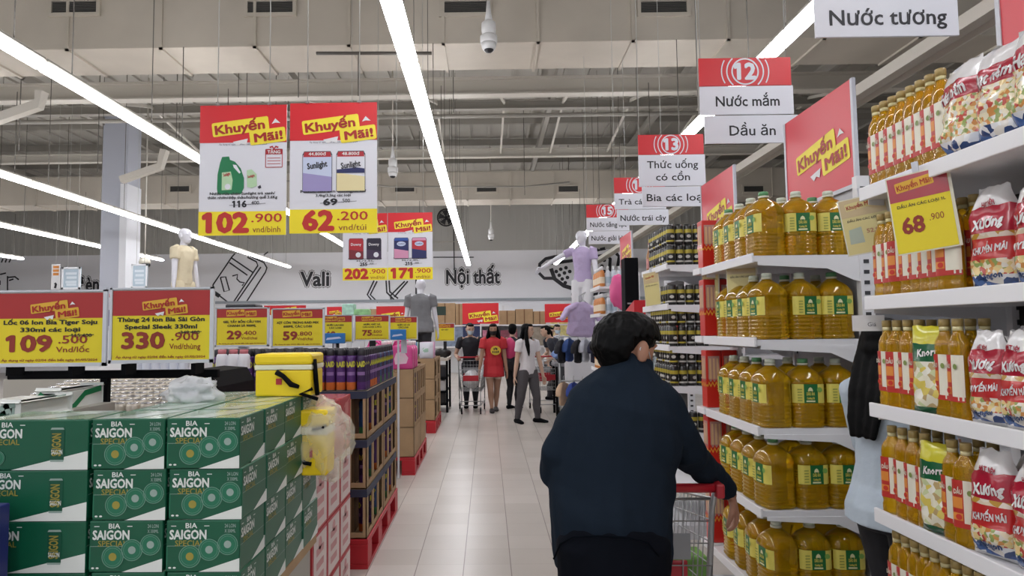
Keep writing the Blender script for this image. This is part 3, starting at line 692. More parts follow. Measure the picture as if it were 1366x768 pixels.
# blue carton with orange print, standing before the wide cartons
t = thing('blue_carton', 'dark blue carton with orange print before the green cartons', 'carton', (0, 0, 0))
p = at(14, 670, 2.03); b = MB(); b.box(p.x - .36, p.x, 1.9, 2.03, p.z - .8, p.z, mat('carton_blue', '242a6b', .4), .004); b.build('carton_box', t)
b = MB(); b.ribbon([(p.x - .03, p.z - .18), (p.x - .012, p.z - .13), (p.x - .02, p.z - .1)], .012, mat('print_orange', 'd2682f', .5), (0, 1.899, 0)); b.ribbon([(p.x - .02, p.z - .15), (p.x - .006, p.z - .12)], .008, mat('print_orange', 'd2682f', .5), (0, 1.8985, 0))
b.poly([(p.x - .03, p.z - .05), (p.x - .004, p.z - .03), (p.x - .004, p.z - .075), (p.x - .03, p.z - .085)], SILV, (0, 1.899, 0)); b.build('front_print', t)
b = MB(); b.box(p.x - .38, p.x - .0, 1.89, 2.035, 0, p.z - .8, CARD); tag(b.build('carton_base'), 'plain brown box under the dark blue carton', 'box')
# crumpled clear bag lying on the cartons
def blob(name, c, sx, sy, sz, m, amp=.25, sc=3.0, seed=0, cut=0.0, sub=4, parent=None):
    bm = bmesh.new(); bmesh.ops.create_icosphere(bm, subdivisions=sub, radius=1)
    for v in bm.verts:
        n = noise.noise(v.co * sc + V((seed, 0, 0))) * amp + noise.noise(v.co * sc * 2.7 + V((0, seed, 0))) * amp * .5
        v.co = v.co * (1 + n)
        v.co = V((v.co.x * sx, v.co.y * sy, max(v.co.z, -cut) * sz if cut else v.co.z * sz))
    bm.verts.index_update(); b = MB(); b.add([v.co.copy() for v in bm.verts], [tuple(v.index for v in f.verts) for f in bm.faces], m, True); bm.free()
    o = b.build(name, parent); o.location = c; return o
BAGM = film_mat('bag_plastic', 'eeeff4', .55)
c = at(245, 540, 2.55); tag(blob('plastic_bag', (c.x, 2.62, ZT + .03), .10, .08, .06, BAGM, .4, 2.2, 5, .5), 'crumpled clear plastic bag on top of the green cartons', 'plastic bag')

# white and green packs behind
WPK = mat('pack_white', 'd9dcd8', .35); 
def white_pack(label, x0, x1, y0, y1, z0, z1, green):
    t = thing('white_carton', label, 'carton', ((x0 + x1) / 2, y0, z0), 0, 'white cartons beside the green stack'); W = x1 - x0; D = y1 - y0; H = z1 - z0
    b = MB(); b.box(-W / 2, W / 2, 0, D, 0, H, WPK, .012); b.build('carton_box', t)
    b = MB()
    b.poly([(-W * .3, H * .25), (-W * .1, H * .25), (-W * .1, H * .75), (-W * .3, H * .75)], GRNL if green else SILV, (0, -.001, 0)); b.ribbon([(W * .02, H * .1), (W * .15, H * .5), (W * .3, H * .8), (W * .48, H * .9)], .02, PGREEN if green else SILV, (0, -.001, 0)); b.text('330ml', H * .25, GRN, (W * .25, -.001, H * .3), fit=W * .25)
    b.ribbon([(D * .05, H * .15), (D * .3, H * .4), (D * .55, H * .8), (D * .95, H * .9)], .025, PGREEN if green else SILV, (W / 2 + .001, 0, 0), (0, 1, 0)); b.build('carton_print', t)
    return t
for i, (pa, pb, Y, g) in enumerate(((-50, 22, 2.42, 0), (24, 76, 2.42, 0), (78, 110, 2.75, 1), (111, 137, 2.75, 1))):
    a = at(pa, 533, Y).x; e = at(pb, 533, Y + (.3 if pb > 70 else 0)).x
    if g and pa > 80: a = at(pa, 533, Y + .3).x
    white_pack('white carton with %s print, %s in the row behind the wide green cartons' % ('green' if g else 'grey', ORD[i]), a, e, Y, Y + .3, at(50, 560, Y).z, ZT + (.02 if g == 0 else .035), g)
b = MB(); b.box(at(-60, 500, 2.42).x, at(100, 500, 2.75).x, 2.40, 3.055, 0, at(50, 560, 2.42).z - .002, mat('plinth_grey', 'a9a59c', .7)); tag(b.build('display_platform'), 'grey platform under the white cartons', 'platform')
# silver cans in film behind the signs
t = thing('silver_can', 'x', 'can'); b = MB(); b.lathe([(.027, 0), (.032, .006), (.032, .10), (.026, .115)], 12, mat('can_cream', 'cfc6b8', .3, metal=.3)); b.build('can_body', t)
b = MB(); b.lathe([(.027, .115), (.027, .119), (.023, .116)], 12, mat('can_lid', 'c9c9cc', .22, metal=.85)); b.build('can_lid', t)
can = Placer(t); zc = 1.045
for r in range(9):
    for k in range(13):
        x = at(243, 500, 3.3).x - .034 - k * .069; y = 3.3 + r * .069
        can((x, y, zc + .011 * r), 0, 'silver-topped can, %s row back, %s from the black shelf end' % (ORD[r], ORD[k]), 'silver-topped cans packed behind the price signs')
xr = at(243, 500, 3.3).x
b = MB(); b.rings([[(xx, y_, z_) for y_, z_ in ((3.24, zc - .04), (3.95, zc - .04), (3.95, zc + .092), (3.24, zc - .021))] for xx in (xr - .93, xr)], CARD, smooth=False); b.box(xr - .9, xr - .03, 3.27, 3.9, 0, zc - .03, mat('plinth_grey', 'a9a59c', .7)); tag(b.build('display_platform'), 'grey platform under the silver-topped cans', 'platform')
t = thing('blue_can', 'x', 'can'); b = MB(); b.lathe([(.028, 0), (.033, .006), (.033, .115), (.027, .125)], 14, mat('can_blue', '2a56a6', .35)); b.build('can_body', t); b = MB(); b.lathe([(.0335, .045), (.0335, .095)], 14, mat('can_white_band', 'd8dce8', .4), cap=False); b.build('can_band', t); b = MB(); b.lathe([(.028, .125), (.028, .128), (.024, .126)], 12, mat('can_lid', 'c9c9cc', .22, metal=.85)); b.build('can_lid', t)
bc = Placer(t)
for k in range(7): q = at(172 + k * 12.2, 500, 4.3); bc((q.x, 4.3, at(200, 500, 4.3).z - .01), 0, 'blue can with white band, %s in its row behind the silver cans' % ORD[k], 'blue cans behind the price signs')
q = at(200, 500, 4.3); b = MB(); b.box(at(20, 500, 4.3).x, at(262, 500, 4.3).x, 4.2, 4.75, 0, q.z - .012, mat('plinth_grey', 'a9a59c', .7)); tag(b.build('display_platform'), 'grey platform under the blue cans', 'platform')
# ================================================================ YELLOW COOLERS
YC = mat('cooler_yellow', 'f2d21c', .4); YCW = mat('cooler_white', 'e6e2c8', .4)
def cooler(label, loc, W, D, H, rz=0):
    t = thing('cooler_box', label, 'cooler box', loc, rz)
    b = MB(); b.box(-W / 2, W / 2, 0, D, 0, H * .62, YC, .008); b.build('cooler_body', t)
    b = MB(); b.box(-W / 2 - .003, W / 2 + .003, -.003, D + .003, H * .62, H * .74, YCW, .004); b.build('white_band', t)
    b = MB(); b.box(-W / 2 - .004, W / 2 + .004, -.004, D + .004, H * .74, H, YC, .012); b.build('lid', t)
    b = MB(); b.box(-W * .12, -W * .02, -.004, -.001, H * .28, H * .42, mat('print_red', 'b52a35', .5)); b.build('sticker', t)
    return t
pl = at(338, 500, 2.74); pr = at(413, 500, 2.74); W = pr.x - pl.x
t = cooler('yellow cooler box with white band standing on the green cartons', ((pl.x + pr.x) / 2, 2.76, ZT + .002), W, .2, .175)
b = MB(); b.tube([(-W * .1, -.012, .10), (W * .02, -.016, .085), (W * .16, -.012, .05), (W * .3, -.012, .04)], [.012, .010, .012, .008], BLK, 8)
b.tube([(W / 2 + .006, .03, .15), (W / 2 + .01, .04, .08), (W / 2 + .012, .06, .0)], .01, BLK, 8); b.tube([(W / 2 + .004, .01, .03), (W / 2 - .04, -.012, .012), (W / 2 + .03, 0, -.012)], .008, BLK, 8); b.build('strap_handle', t)
p = at(424, 632, 2.86); t = cooler('second yellow cooler in a clear bag hanging beside the cartons', (p.x - .005, 2.8, p.z + .005), .115, .14, .27)
b = MB(); b.tube([(.0, -.01, .19), (.045, -.015, .20), (.058, .03, .22)], .007, BLK, 6); b.tube([(-.055, -.008, .07), (-.03, -.012, .055), (-.005, -.01, .05)], .009, BLK, 6); b.build('strap_handle', t)
o = blob('clear_bag', (.02, .07, .14), .125, .11, .165, film_mat('clear_film', 'f0eee2', .7), .28, 2.6, 9, 0, 4, t)
b = MB(); b.tube([(0, .07, .30), (-.02, .04, .36), (-.06, .02, .40)], [.03, .012, .006], film_mat('clear_film', 'e8e6d8', .62), 8); b.build('bag_knot', t)

# ================================================================ RED CARTONS
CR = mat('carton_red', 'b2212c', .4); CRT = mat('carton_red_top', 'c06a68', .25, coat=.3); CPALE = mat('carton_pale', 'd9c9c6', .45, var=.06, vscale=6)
x1 = at(408, 700, 3.02).x + .0; x1 = -.80
def red_box(label, W, D, H, loc, kind):
    t = thing('red_carton', label, 'carton', loc, 0, 'red cartons stacked behind the green ones')
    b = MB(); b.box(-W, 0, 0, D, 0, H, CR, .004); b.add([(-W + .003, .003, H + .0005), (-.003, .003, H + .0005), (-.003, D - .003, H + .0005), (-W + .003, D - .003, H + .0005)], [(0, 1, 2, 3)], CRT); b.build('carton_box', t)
    b = MB()
    if kind == 'pale':
        b.poly([(D * .09, H * .05), (D * .96, H * .05), (D * .96, H * .95), (D * .09, H * .95)], CPALE, (.001, 0, 0), (0, 1, 0))
        for k in range(3): b.poly(rot2(rrect(D * .5, H * .12, .005, 2), 0, D * .5, H * (.25 + .22 * k)), mat('print_faint_red', 'c78f90', .5), (.002, 0, 0), (0, 1, 0))
        b.poly(rot2(circ(.03, 18), 0, D * .5, H * .8), mat('print_faint_red', 'c78f90', .5), (.002, 0, 0), (0, 1, 0)); b.poly([(-W * .85, H * .08), (-W * .1, H * .08), (-W * .1, H * .92), (-W * .85, H * .92)], CPALE, (0, -.001, 0))
    else:
        b.poly(rot2(rrect(D * .3, H * .5, .01, 3), 0, D * .6, H * .5), mat('print_dull_red', 'cf7f7d', .5), (.001, 0, 0), (0, 1, 0)); b.ribbon([(D * .08, H * .2), (D * .35, H * .6), (D * .9, H * .85)], .008, mat('print_dull_red', 'cf7f7d', .5), (.0015, 0, 0), (0, 1, 0))
    b.build('side_print', t); return t
ytot = [3.06, 3.34, 3.62, 3.90]
zz = [(1.005, .14, 'red'), (.863, .14, 'red'), (.575, .286, 'pale'), (.287, .286, 'pale'), (0.0, .285, 'pale')]
for li, (z0, h, kd) in enumerate(zz):
    for r in range(3):
        for col in range(2):
            red_box('%s carton, %s layer down, %s along the aisle, %s' % ('plain red' if kd == 'red' else 'red-edged pale', ORD[li], ORD[r], 'facing the aisle' if col == 0 else 'inner column'), .30, .275, h - .002, (x1 - col * .305, ytot[r], z0), kd)

# ================================================================ RED PALLETS WITH CARTONS
def pallet(label, x0, x1, y0, y1, H=.185):
    t = thing('plastic_pallet', label, 'pallet', (0, 0, 0), 0, 'red plastic pallets along the aisle')
    b = MB(); b.box(x0, x1, y0, y1, H - .035, H, PALLET, .005); b.build('deck', t)
    L = y1 - y0; W = x1 - x0
    for i in range(3):
        xs = x0 + (W - .14) * i / 2; b = MB()
        b.box(xs, xs + .14, y0, y1, 0, .03, PALLET)
        for k in range(4): ys = y0 + (L - .15) * k / 3; b.box(xs, xs + .14, ys, ys + .15, .03, H - .035, PALLET, .004)
        b.build('runner', t)
    return t
def display_carton(label, loc, W, D, H, navy, fslots, sslots, brown=CARD, print_=False):
    """brown display carton with cut-out windows on the front and on the aisle side; origin front aisle bottom corner"""
    t = thing('display_carton', label, 'carton', loc, 0, 'brown display cartons on the red pallets')
    th = .006; b = MB()
    def wall(n, L, o, r, slots, full=False):
        # a wall with window cut-outs: strips around the openings
        o, r = V(o), V(r); out = V((r.y, -r.x, 0)) if False else None
        w0, w1 = H * .12, H * .86
        edges = [0.0]
        for (s0, s1) in slots: edges += [s0 * L, s1 * L]
        edges.append(L)
        for k in range(0, len(edges), 2): strip_box(edges[k], edges[k + 1], w0, w1, o, r)
        strip_box(0, L, 0, w0, o, r); strip_box(0, L, w1, H, o, r)
    def strip_box(s0, s1, z0, z1, o, r):
        p0 = o + r * s0; p1 = o + r * s1
        if abs(r.x) > .5: b.box(min(p0.x, p1.x), max(p0.x, p1.x), o.y, o.y + th, z0, z1, brown)
        else: b.box(o.x - th, o.x, min(p0.y, p1.y), max(p0.y, p1.y), z0, z1, brown)
    wall(0, W, (-W, 0, 0), (1, 0, 0), fslots); wall(1, D, (0, 0, 0), (0, 1, 0), sslots)
    b.box(-W, 0, D - th, D, 0, H, brown); b.box(-W, -W + th, 0, D, 0, H, brown); b.box(-W, 0, 0, D, 0, th, brown)
    b.box(-W + th, -th, th, D - th, H - .012, H - .004, CARDD)
    b.box(-W + .1, -.1, .1, D - .1, th, H - .012, CARDD)  # inner block, its darker brown stands in for the shade of the cavity
    b.build('carton_box', t)
    if navy:
        b = MB(); b.box(-W - .003, .003, -.003, D + .003, H - .05, H - .001, NAVYRIM); b.build('navy_rim', t)
    if print_:
        b = MB(); b.text('OMO', .04, CARDD, (-W * .5, -.0015, H * .93), fit=W * .3); b.poly([(-W * .92, H * .9), (-W * .7, H * .9), (-W * .7, H * .93), (-W * .92, H * .93)], CARDD, (0, -.001, 0)); b.build('carton_print', t)
    return t
PUR = mat('spray_purple', '4f2b6b', .35); PURD = mat('spray_dark_purple', '35204a', .35); CAPK = mat('spray_cap', '2a2830', .4); SYEL = mat('spray_yellow', 'c7c63a', .45); SORA = mat('spray_orange', 'c4652a', .45)
def spray_proto(body, upper, lower, cap, h=.275):
    t = thing('spray_can', 'x', 'spray can')
    b = MB(); r = .0315
    b.lathe([(r * .93, 0), (r, .006), (r, h * .2), (r, h * .26), (r, h * .5), (r, h * .68), (r, h * .78), (r * .8, h * .83)], 16, body, mfun=lambda k: [STEEL, lower, body, body, body, body, body][k]); b.build('can_body', t)
    b = MB(); z0, z1 = h * .5, h * .66
    tv, tf, bb = text_mesh('RAID', .05, 1)
    for a0, zz_, s_ in ((-90, .60, .030), (90, .60, .030)):
        b.add([((1.02 * r + v.z) * math.cos(math.radians(a0) + (v.x - (bb[0] + bb[1]) / 2) * s_ / r), (1.02 * r + v.z) * math.sin(math.radians(a0) + (v.x - (bb[0] + bb[1]) / 2) * s_ / r), h * zz_ + v.y * s_ * 1.6 + v.x * .003) for v in tv], tf, upper)
        vs = [(1.01 * r * math.cos(a), 1.01 * r * math.sin(a), z) for a in [math.radians(a0 - 50 + 10 * k) for k in range(11)] for z in (h * .36, h * .44)]
        b.add(vs, [(2 * k, 2 * k + 2, 2 * k + 3, 2 * k + 1) for k in range(10)], mat('spray_lilac', '8a6aa0', .4), True)
    b.build('can_label', t)
    b = MB(); b.lathe([(r * .82, h * .82), (r * .86, h * .84), (r * .86, h * .94), (r * .7, h * .99), (r * .3, h)], 14, cap); b.build('cap', t)
    return Placer(t)
sp_a = spray_proto(PUR, SYEL, SORA, CAPK); sp_b = spray_proto(PURD, SYEL, PUR, CAPK); sp_c = spray_proto(mat('spray_teal', '2f4f7d', .35), SYEL, mat('spray_green', '3d7a4c', .4), CAPK)
XP = -.775
pallet('red pallet under the purple spray cans, behind the red cartons', XP - 1.04, XP, 4.32, 5.72)
lay = [.187, .499, .811]
ln = ['bottom layer', 'middle layer', 'top layer']
for li, z in enumerate(lay):
    for r in range(2):
        for col in range(2):
            display_carton('navy-rimmed display carton with cut-out windows, %s, %s' % (ln[li], ('front aisle corner', 'front inner', 'rear aisle side', 'rear inner')[r * 2 + col]), (XP - .01 - col * .51, 4.33 + r * .69, z), .5, .68, .309, True, [(.08, .28), (.8, .95)] if col == 0 else [], [(.1, .3), (.4, .62), (.7, .92)] if col == 0 else [])
        for k, s in enumerate((.2, .51, .81)):
            (sp_a, sp_b, sp_c)[(k + li + r) % 3]((XP - .055, 4.33 + r * .69 + s * .68, z + .008), random.uniform(0, 3), 'spray can behind %s window of the %s carton in the %s' % (ORD[k], ('front', 'rear')[r], ln[li]), 'spray cans inside the display cartons')
    for k, s in enumerate((.10, .22)):
        sp_a((XP - .01 - .5 * (1 - s) + .02, 4.385, z + .008), 1.5, 'spray can behind the front window of the %s carton, %s' % (ln[li], ORD[k]), 'spray cans inside the display cartons')
zt = lay[2] + .31
for r in range(3):
    for k in range(15):
        pr_ = sp_a if (k % 5) else sp_b
        pr_((XP - .05 - k * .0675, 4.37 + r * .068, zt), .1 * (k % 3), 'purple spray can on the front pallet, %s row, %s from the aisle' % (ORD[r], ORD[k]), 'purple spray cans standing on the navy-rimmed cartons')
for k in range(16):
    y = 4.58 + k * .068
    (sp_a if k < 4 else sp_c if k % 3 == 0 else sp_b)((XP - .05, y, zt), 1.4, 'spray can in the file along the aisle edge, %s from the front corner' % ORD[k], 'purple spray cans along the aisle edge')
# white bottles with purple labels
def bottle_proto(nm, cat, prof, bodym, labelm, lz, capm, cz, lr=1.015, sx=1.0, sy=1.0, capr=.014):
    t = thing(nm, 'x', cat); b = MB(); b.lathe(prof, 20, bodym, sx=sx, sy=sy); b.build('bottle_body', t)
    r = max(p[0] for p in prof) * lr; b = MB(); b.lathe([(r, lz[0]), (r, lz[1])], 20, labelm, sx=sx, sy=sy, cap=False); b.build('bottle_label', t)
    b = MB(); b.lathe([(capr, cz[0]), (capr, cz[1]), (capr * .8, cz[1] + .004)], 12, capm); b.build('bottle_cap', t); return Placer(t)
wb = bottle_proto('white_bottle', 'bottle', [(.04, 0), (.045, .01), (.045, .20), (.04, .235), (.034, .245)], mat('bottle_white', 'dcdce2', .35), mat('label_purple', '55417c', .45), (.03, .15), mat('cap_rose', 'c07078', .4), (.24, .27), capr=.032)
for k, px in enumerate((297, 312, 326)):
    q = at(px, 515, 4.36); wb((q.x, 4.36, zt), 0, 'white bottle with purple label and red cap, %s of the three beside the spray cans' % ORD[k], 'white bottles beside the spray cans')
q = at(285, 500, 4.4); b = MB(); b.box(q.x - .05, XP - 1.05, 4.30, 5.0, 0, zt - .002, CARD); tag(b.build('cardboard_box'), 'tall brown box under the white purple-labelled bottles', 'box')

# second pallet: brown cartons and pink jugs
def jerry(bodym, capm, labelm, label, loc, rz=0, s=1.0):
    t = thing('detergent_jug', label, 'detergent jug', loc, rz, 'pink detergent jugs'); b = MB(); W, D, H = .25, .15, .24
    R = []
    for z, k in ((0, .94), (.01, 1), (.2, 1), (.235, .92), (.25, .6), (.262, .3)):
        R.append([(x * k, y * k + D / 2, z) for x, y in rrect(W, D, .03, 4)])
    b.rings(R, bodym); b.build('jug_body', t)
    b = MB(); b.tube([(-.09, D / 2, .235), (-.07, D / 2, .29), (.0, D / 2, .30), (.06, D / 2, .24)], .014, bodym, 8); b.build('jug_handle', t)
    b = MB(); b.lathe([(.03, .25), (.03, .29), (.022, .295)], 14, capm, c=(.08, D / 2, 0)); b.build('jug_cap', t)
    b = MB(); b.poly([(-.06, .05), (.06, .06), (.08, .12), (.03, .19), (-.05, .17), (-.07, .11)], labelm, (0, -.002, 0)); b.poly(rot2(circ(.03, 12), 0, .005, .11), mat('print_pink_white', 'f0dce4', .5), (0, -.003, 0)); b.build('jug_label', t)
    t.scale = (s, s, s); return t
PINK = mat('jug_pink', 'e0549a', .35); XQ = -.775
pallet('second red pallet along the aisle, under the brown cartons', XQ - 1.0, XQ, 7.07, 8.4)
for li, z in enumerate((.187, .492, .797)):
    for r in range(2):
        for col in range(2):
            display_carton('plain brown carton under the pink jugs, %s, %s' % (ln[li], ('front aisle corner', 'front inner', 'rear aisle side', 'rear inner')[r * 2 + col]), (XQ - .01 - col * .49, 7.08 + r * .655, z), .48, .645, .303, False, [(.1, .45)] if (li > 0 and col == 0) else [], [(.15, .35), (.5, .7), (.8, .92)] if col == 0 and li > 0 else [], print_=True)
    if li > 0:
        for k, s in enumerate((.25, .6, .86)): sp_b((XQ - .06, 7.08 + s * .645, z + .008), 0, 'purple can behind %s window of the brown %s carton' % (ORD[k], ln[li]), 'spray cans inside the display cartons')
        b = MB(); b.box(XQ - .44, XQ - .31, 7.10, 7.15, z + .05, z + .24, mat('pack_maroon', '5a2a3a', .4), .004); tag(b.build('maroon_pack'), 'maroon pack inside the front window of the %s brown carton' % ln[li], 'pack')
zj = .797 + .304
for k in range(3):
    for j in range(2):
        jerry(PINK if j == 0 or k < 2 else mat('jug_green', '6fae7a', .4), mat('jug_cap_white', 'ece7e6', .4), mat('jug_label', 'f4d3e2', .5), 'pink detergent jug, %s row, %s from the aisle, on the second pallet' % (ORD[k], ORD[j]), (XQ - .15 - j * .27, 7.1 + k * .2, zj), 0)
# third pallet: cartons with detergent packs
XT = -.78
pallet('third red pallet along the aisle, far behind the pink jugs', XT - .9, XT, 9.93, 11.1)
for li, z in enumerate((.187, .49, .793)):
    for r in range(2):
        display_carton('brown carton on the far pallet, %s, %s' % (ln[li], ('front', 'rear')[r]), (XT - .01, 9.94 + r * .58, z), .85, .57, .30, False, [(.55, .75)] if li > 0 else [], [(.1, .5)])
    if li:
        b = MB(); b.box(XT - .36, XT - .22, 9.925, 9.938, z + .05, z + .21, mat('pack_blue_white', 'b9cbe2', .4), .004); tag(b.build('detergent_pack'), 'blue and white detergent pack on the front of the far %s carton' % ln[li], 'detergent pack')
PK = [mat('pk1', 'd9dbe6', .4), mat('pk2', 'c99ac0', .4), mat('pk3', '9fc3b0', .4), mat('pk4', 'e6b9cf', .4), mat('pk5', '6f8fc4', .4)]
def pillow(W, H, T, m, nx=8, nz=10, seed=0, fn=None):
    vs = []; fs = []; ms = []
    for side in (-1, 1):
        for i in range(nz + 1):
            for j in range(nx + 1):
                u, v = j / nx * 2 - 1, i / nz * 2 - 1
                d = (max(0, 1 - abs(u) ** 2.4) * max(0, 1 - abs(v) ** 3.0)) ** .55
                n = noise.noise(V((u * 2.1 + seed, v * 2.7, side))) * .25 * d
                vs.append((u * W / 2 * (1 - .06 * (1 - abs(v)) * 0), side * (T / 2) * (d + n) , (v + 1) * H / 2))
    st = (nz + 1) * (nx + 1)
    for s in range(2):
        for i in range(nz):
            for j in range(nx):
                a = s * st + i * (nx + 1) + j; q = (a, a + 1, a + nx + 2, a + nx + 1); fs.append(q if s == 0 else q[::-1]); ms.append((j, i))
    return vs, fs, ms
for k in range(9):
    vs, fs, ms = pillow(.2, .24, .09, None, 6, 6, k); b = MB(); b.add(vs, fs, PK[k % 5], True); b.add([(x * .8, y * 1.06, .06 + z * .5) for x, y, z in vs], fs, PK[(k + 2) % 5], True)
    o = b.build('detergent_pouch', None, (XT - .14 - (k % 3) * .26, 9.99 + (k // 3) * .2, .793 + .30 + .004), 0); o.rotation_euler.x = -.06
    tag(o, 'flowery detergent pouch on the far pallet, %s row, %s from the aisle' % (ORD[k // 3], ORD[k % 3]), 'pouch', 'detergent pouches on the far pallet')
# dark display table behind it
t = thing('display_table', 'dark table with a black handbag beyond the far pallet', 'table', (0, 0, 0)); p = at(592, 500, 12.6)
b = MB(); b.box(p.x - .4, p.x + .1, 12.4, 13.4, .95, 1.0, mat('table_cream', 'cfc3b8', .5), .01); b.build('table_top', t)
for dx in (-.37, .07):
    for yy in (12.43, 13.35): b = MB(); b.box(p.x + dx - .02, p.x + dx + .02, yy - .02, yy + .02, 0, .95, BLK); b.build('leg', t)
o = blob('handbag', (p.x - .03, 12.65, 1.09), .17, .1, .085, mat('bag_black', '1a1718', .4), .15, 2, 3, .95, 3); tag(o, 'black handbag lying on the dark display table', 'handbag')
for k, (dz, col) in enumerate(((.7, '2a2a30'), (.45, 'd8d4d2'), (.22, '33302f'))):
    b = MB(); b.box(p.x - .33, p.x + .04, 12.5, 13.2, dz - .06, dz + .14, mat('stock%d' % k, col, .5), .02); b.box(p.x - .36, p.x + .06, 12.43, 13.35, dz - .09, dz - .06, BLK); tag(b.build('stock_box'), '%s goods box on the %s shelf of the dark table' % (('black', 'white', 'dark grey')[k], ('upper', 'middle', 'lower')[k]), 'box')

# further price signs on stems
price_sign('price sign 29 on a stem above the white bottles', pctr(287, 410, 359, 462, 4.5), .365, .265, ['GEL TẨY BỒN CẦU VIM', 'CHANH SẢ 900ML'], '29', '400', 'Vnd/chai', '', full_logo=False, stand=.12, bx=-.15, sx_=.15)
price_sign('price sign 59.800 on a stem above the spray cans', pctr(362, 411, 433, 463, 4.5), .36, .265, ['XỊT CÔN TRÙNG RAID MIX', '600ML CÁC LOẠI'], '59', '800', 'Vnd/chai', '', full_logo=False, stand=.12, bx=-.15, sx_=.15)
price_sign('partly hidden yellow price sign between the 59.800 and 75 signs', pctr(424, 420, 471, 457, 6.0), .32, .25, ['NƯỚC LAU SÀN', 'CÁC LOẠI'], '68', '', '', '', full_logo=False, stand=9)
price_sign('yellow price sign 75 above the spray cans', pctr(473, 420, 520, 454, 6.4), .34, .245, ['NƯỚC GIẶT XẢ', 'CÁC LOẠI 2.3KG'], '75', '500', 'Vnd/túi', '', full_logo=False, stand=9, bx=-.15, sx_=.15)
price_sign('yellow price sign with a blue picture above the pink jugs', pctr(520, 422, 557, 453, 7.0), .295, .245, ['NƯỚC XẢ VẢI', 'CÁC LOẠI'], '', '', '', '', full_logo=False, stand=.14)
price_sign('far tilted yellow price sign beside the grey T-shirt mannequin', pctr(580, 431, 607, 455, 12.6), .375, .34, ['BỘT GIẶT'], '', '', '', '', full_logo=False, stand=pctr(580, 431, 607, 455, 12.6)[2] - 1.17)
for (x0, x1, y0, y1, Y, lb) in ((433, 461, 444, 458, 5.95, 'blue wipes pack before the partly hidden yellow sign'), (521, 542, 439, 453, 6.95, 'blue pack before the yellow sign over the pink jugs')):
    a = at(x0, y1, Y); e = at(x1, y0, Y); b = MB(); b.box(a.x, e.x, Y - .03, Y, a.z, e.z, mat('pack_blue', '2c74b8', .35), .006); b.poly([(a.x + .02, a.z + .03), (e.x - .03, a.z + .045), (e.x - .05, a.z + .06), (a.x + .03, a.z + .05)], LBLUE, (0, Y - .031, 0)); wo = b.build('wipes_pack'); tag(wo, lb, 'pack'); b = MB(); b.box((a.x + e.x) / 2 - .01, (a.x + e.x) / 2 + .01, Y - .02, Y - .005, 0, a.z, CLEAR); b.build('pack_stem', wo)
# ================================================================ AISLE SIGNS
def ring_sign(label, c, num, rows, W=.6):
    t = thing('aisle_sign', label, 'aisle sign', c, 0, 'hanging aisle signs')
    H1, H2, H3 = .185, (.19 if '\n' not in rows[0] else .29), .185
    b = MB(); z = 0.0
    b.box(-W / 2, W / 2, 0, .012, z - H1, z, RED); b.build('number_panel', t)
    b = MB(); o = V((.0, -.002, -H1 / 2))
    for ro, ri in ((.158, .150), (.124, .115), (.090, .080)):
        # rings clipped to the panel height
        n = 60; pts = [(ro * math.cos(2 * PI * k / n), ro * math.sin(2 * PI * k / n), ri * math.cos(2 * PI * k / n), ri * math.sin(2 * PI * k / n)) for k in range(n)]
        for k in range(n):
            a, e = pts[k], pts[(k + 1) % n]
            if max(abs(a[1]), abs(e[1]), abs(a[3]), abs(e[3])) < H1 / 2: b.poly([(a[0], a[1]), (e[0], e[1]), (e[2], e[3]), (a[2], a[3])], SIGNW, o)
    b.text(num, .15, SIGNW, o + V((0, -.001, -.005)), bold=.045); b.build('number', t)
    z = -H1 - .004; b = MB(); b.box(-W / 2, W / 2 + .01, .0, .012, z - H2, z, SIGNW, .002); b.build('name_panel', t)
    b = MB(); L = rows[0].split('\n')
    for k, s in enumerate(L): b.text(s, .095, INK, (.01, -.001, z - H2 / 2 - .01 + (.06 if len(L) > 1 else 0) - k * .115), bold=.012, fit=min(.52, .052 * len(s)))
    z2 = z - H2 - .006
    b.text(rows[1], .095, INK, (.035, -.001, z2 - H3 / 2 - .012), bold=.012, fit=min(.54, .05 * len(rows[1]))); b.build('lettering', t)
    b = MB(); b.box(-W / 2 + .025, W / 2 + .035, .0, .012, z2 - H3, z2, SIGNW, .002); b.build('lower_panel', t)
    hang_wires(t, (-W / 2 + .01, W / 2 - .03), 0, RZ - c[2] - .05, .006)
    return t
for label, x0, x1, ytop, num, rows, Y in (('hanging aisle sign 12 over the bottled oil', 932, 1053, 78, '12', ['Nước mắm', 'Dầu ăn'], 4.3), ('hanging aisle sign 13 for alcoholic drinks', 851, 937, 180, '13', ['Thức uống\ncó cồn', 'Bia các loại'], 6.07), ('hanging aisle sign 14 for teas and fruit juices', 819, 886, 237, '14', ['Trà các loại', 'Nước trái cây'], 7.85), ('hanging aisle sign 15 for energy and soft drinks', 782, 838, 273, '15', ['Nước tăng lực', 'Nước giải khát'], 9.5)):
    a = at(x0, ytop, Y); ring_sign(label, V((a.x + .3, Y, a.z)), num, rows)
a = at(1087, 50, 2.8); t = ring_sign('large hanging aisle sign over the near oil shelves, soy sauce panel lowest', V((a.x + .3 - .02, 2.8, a.z + .57)), '11', ['Gia vị', 'Nước tương'])

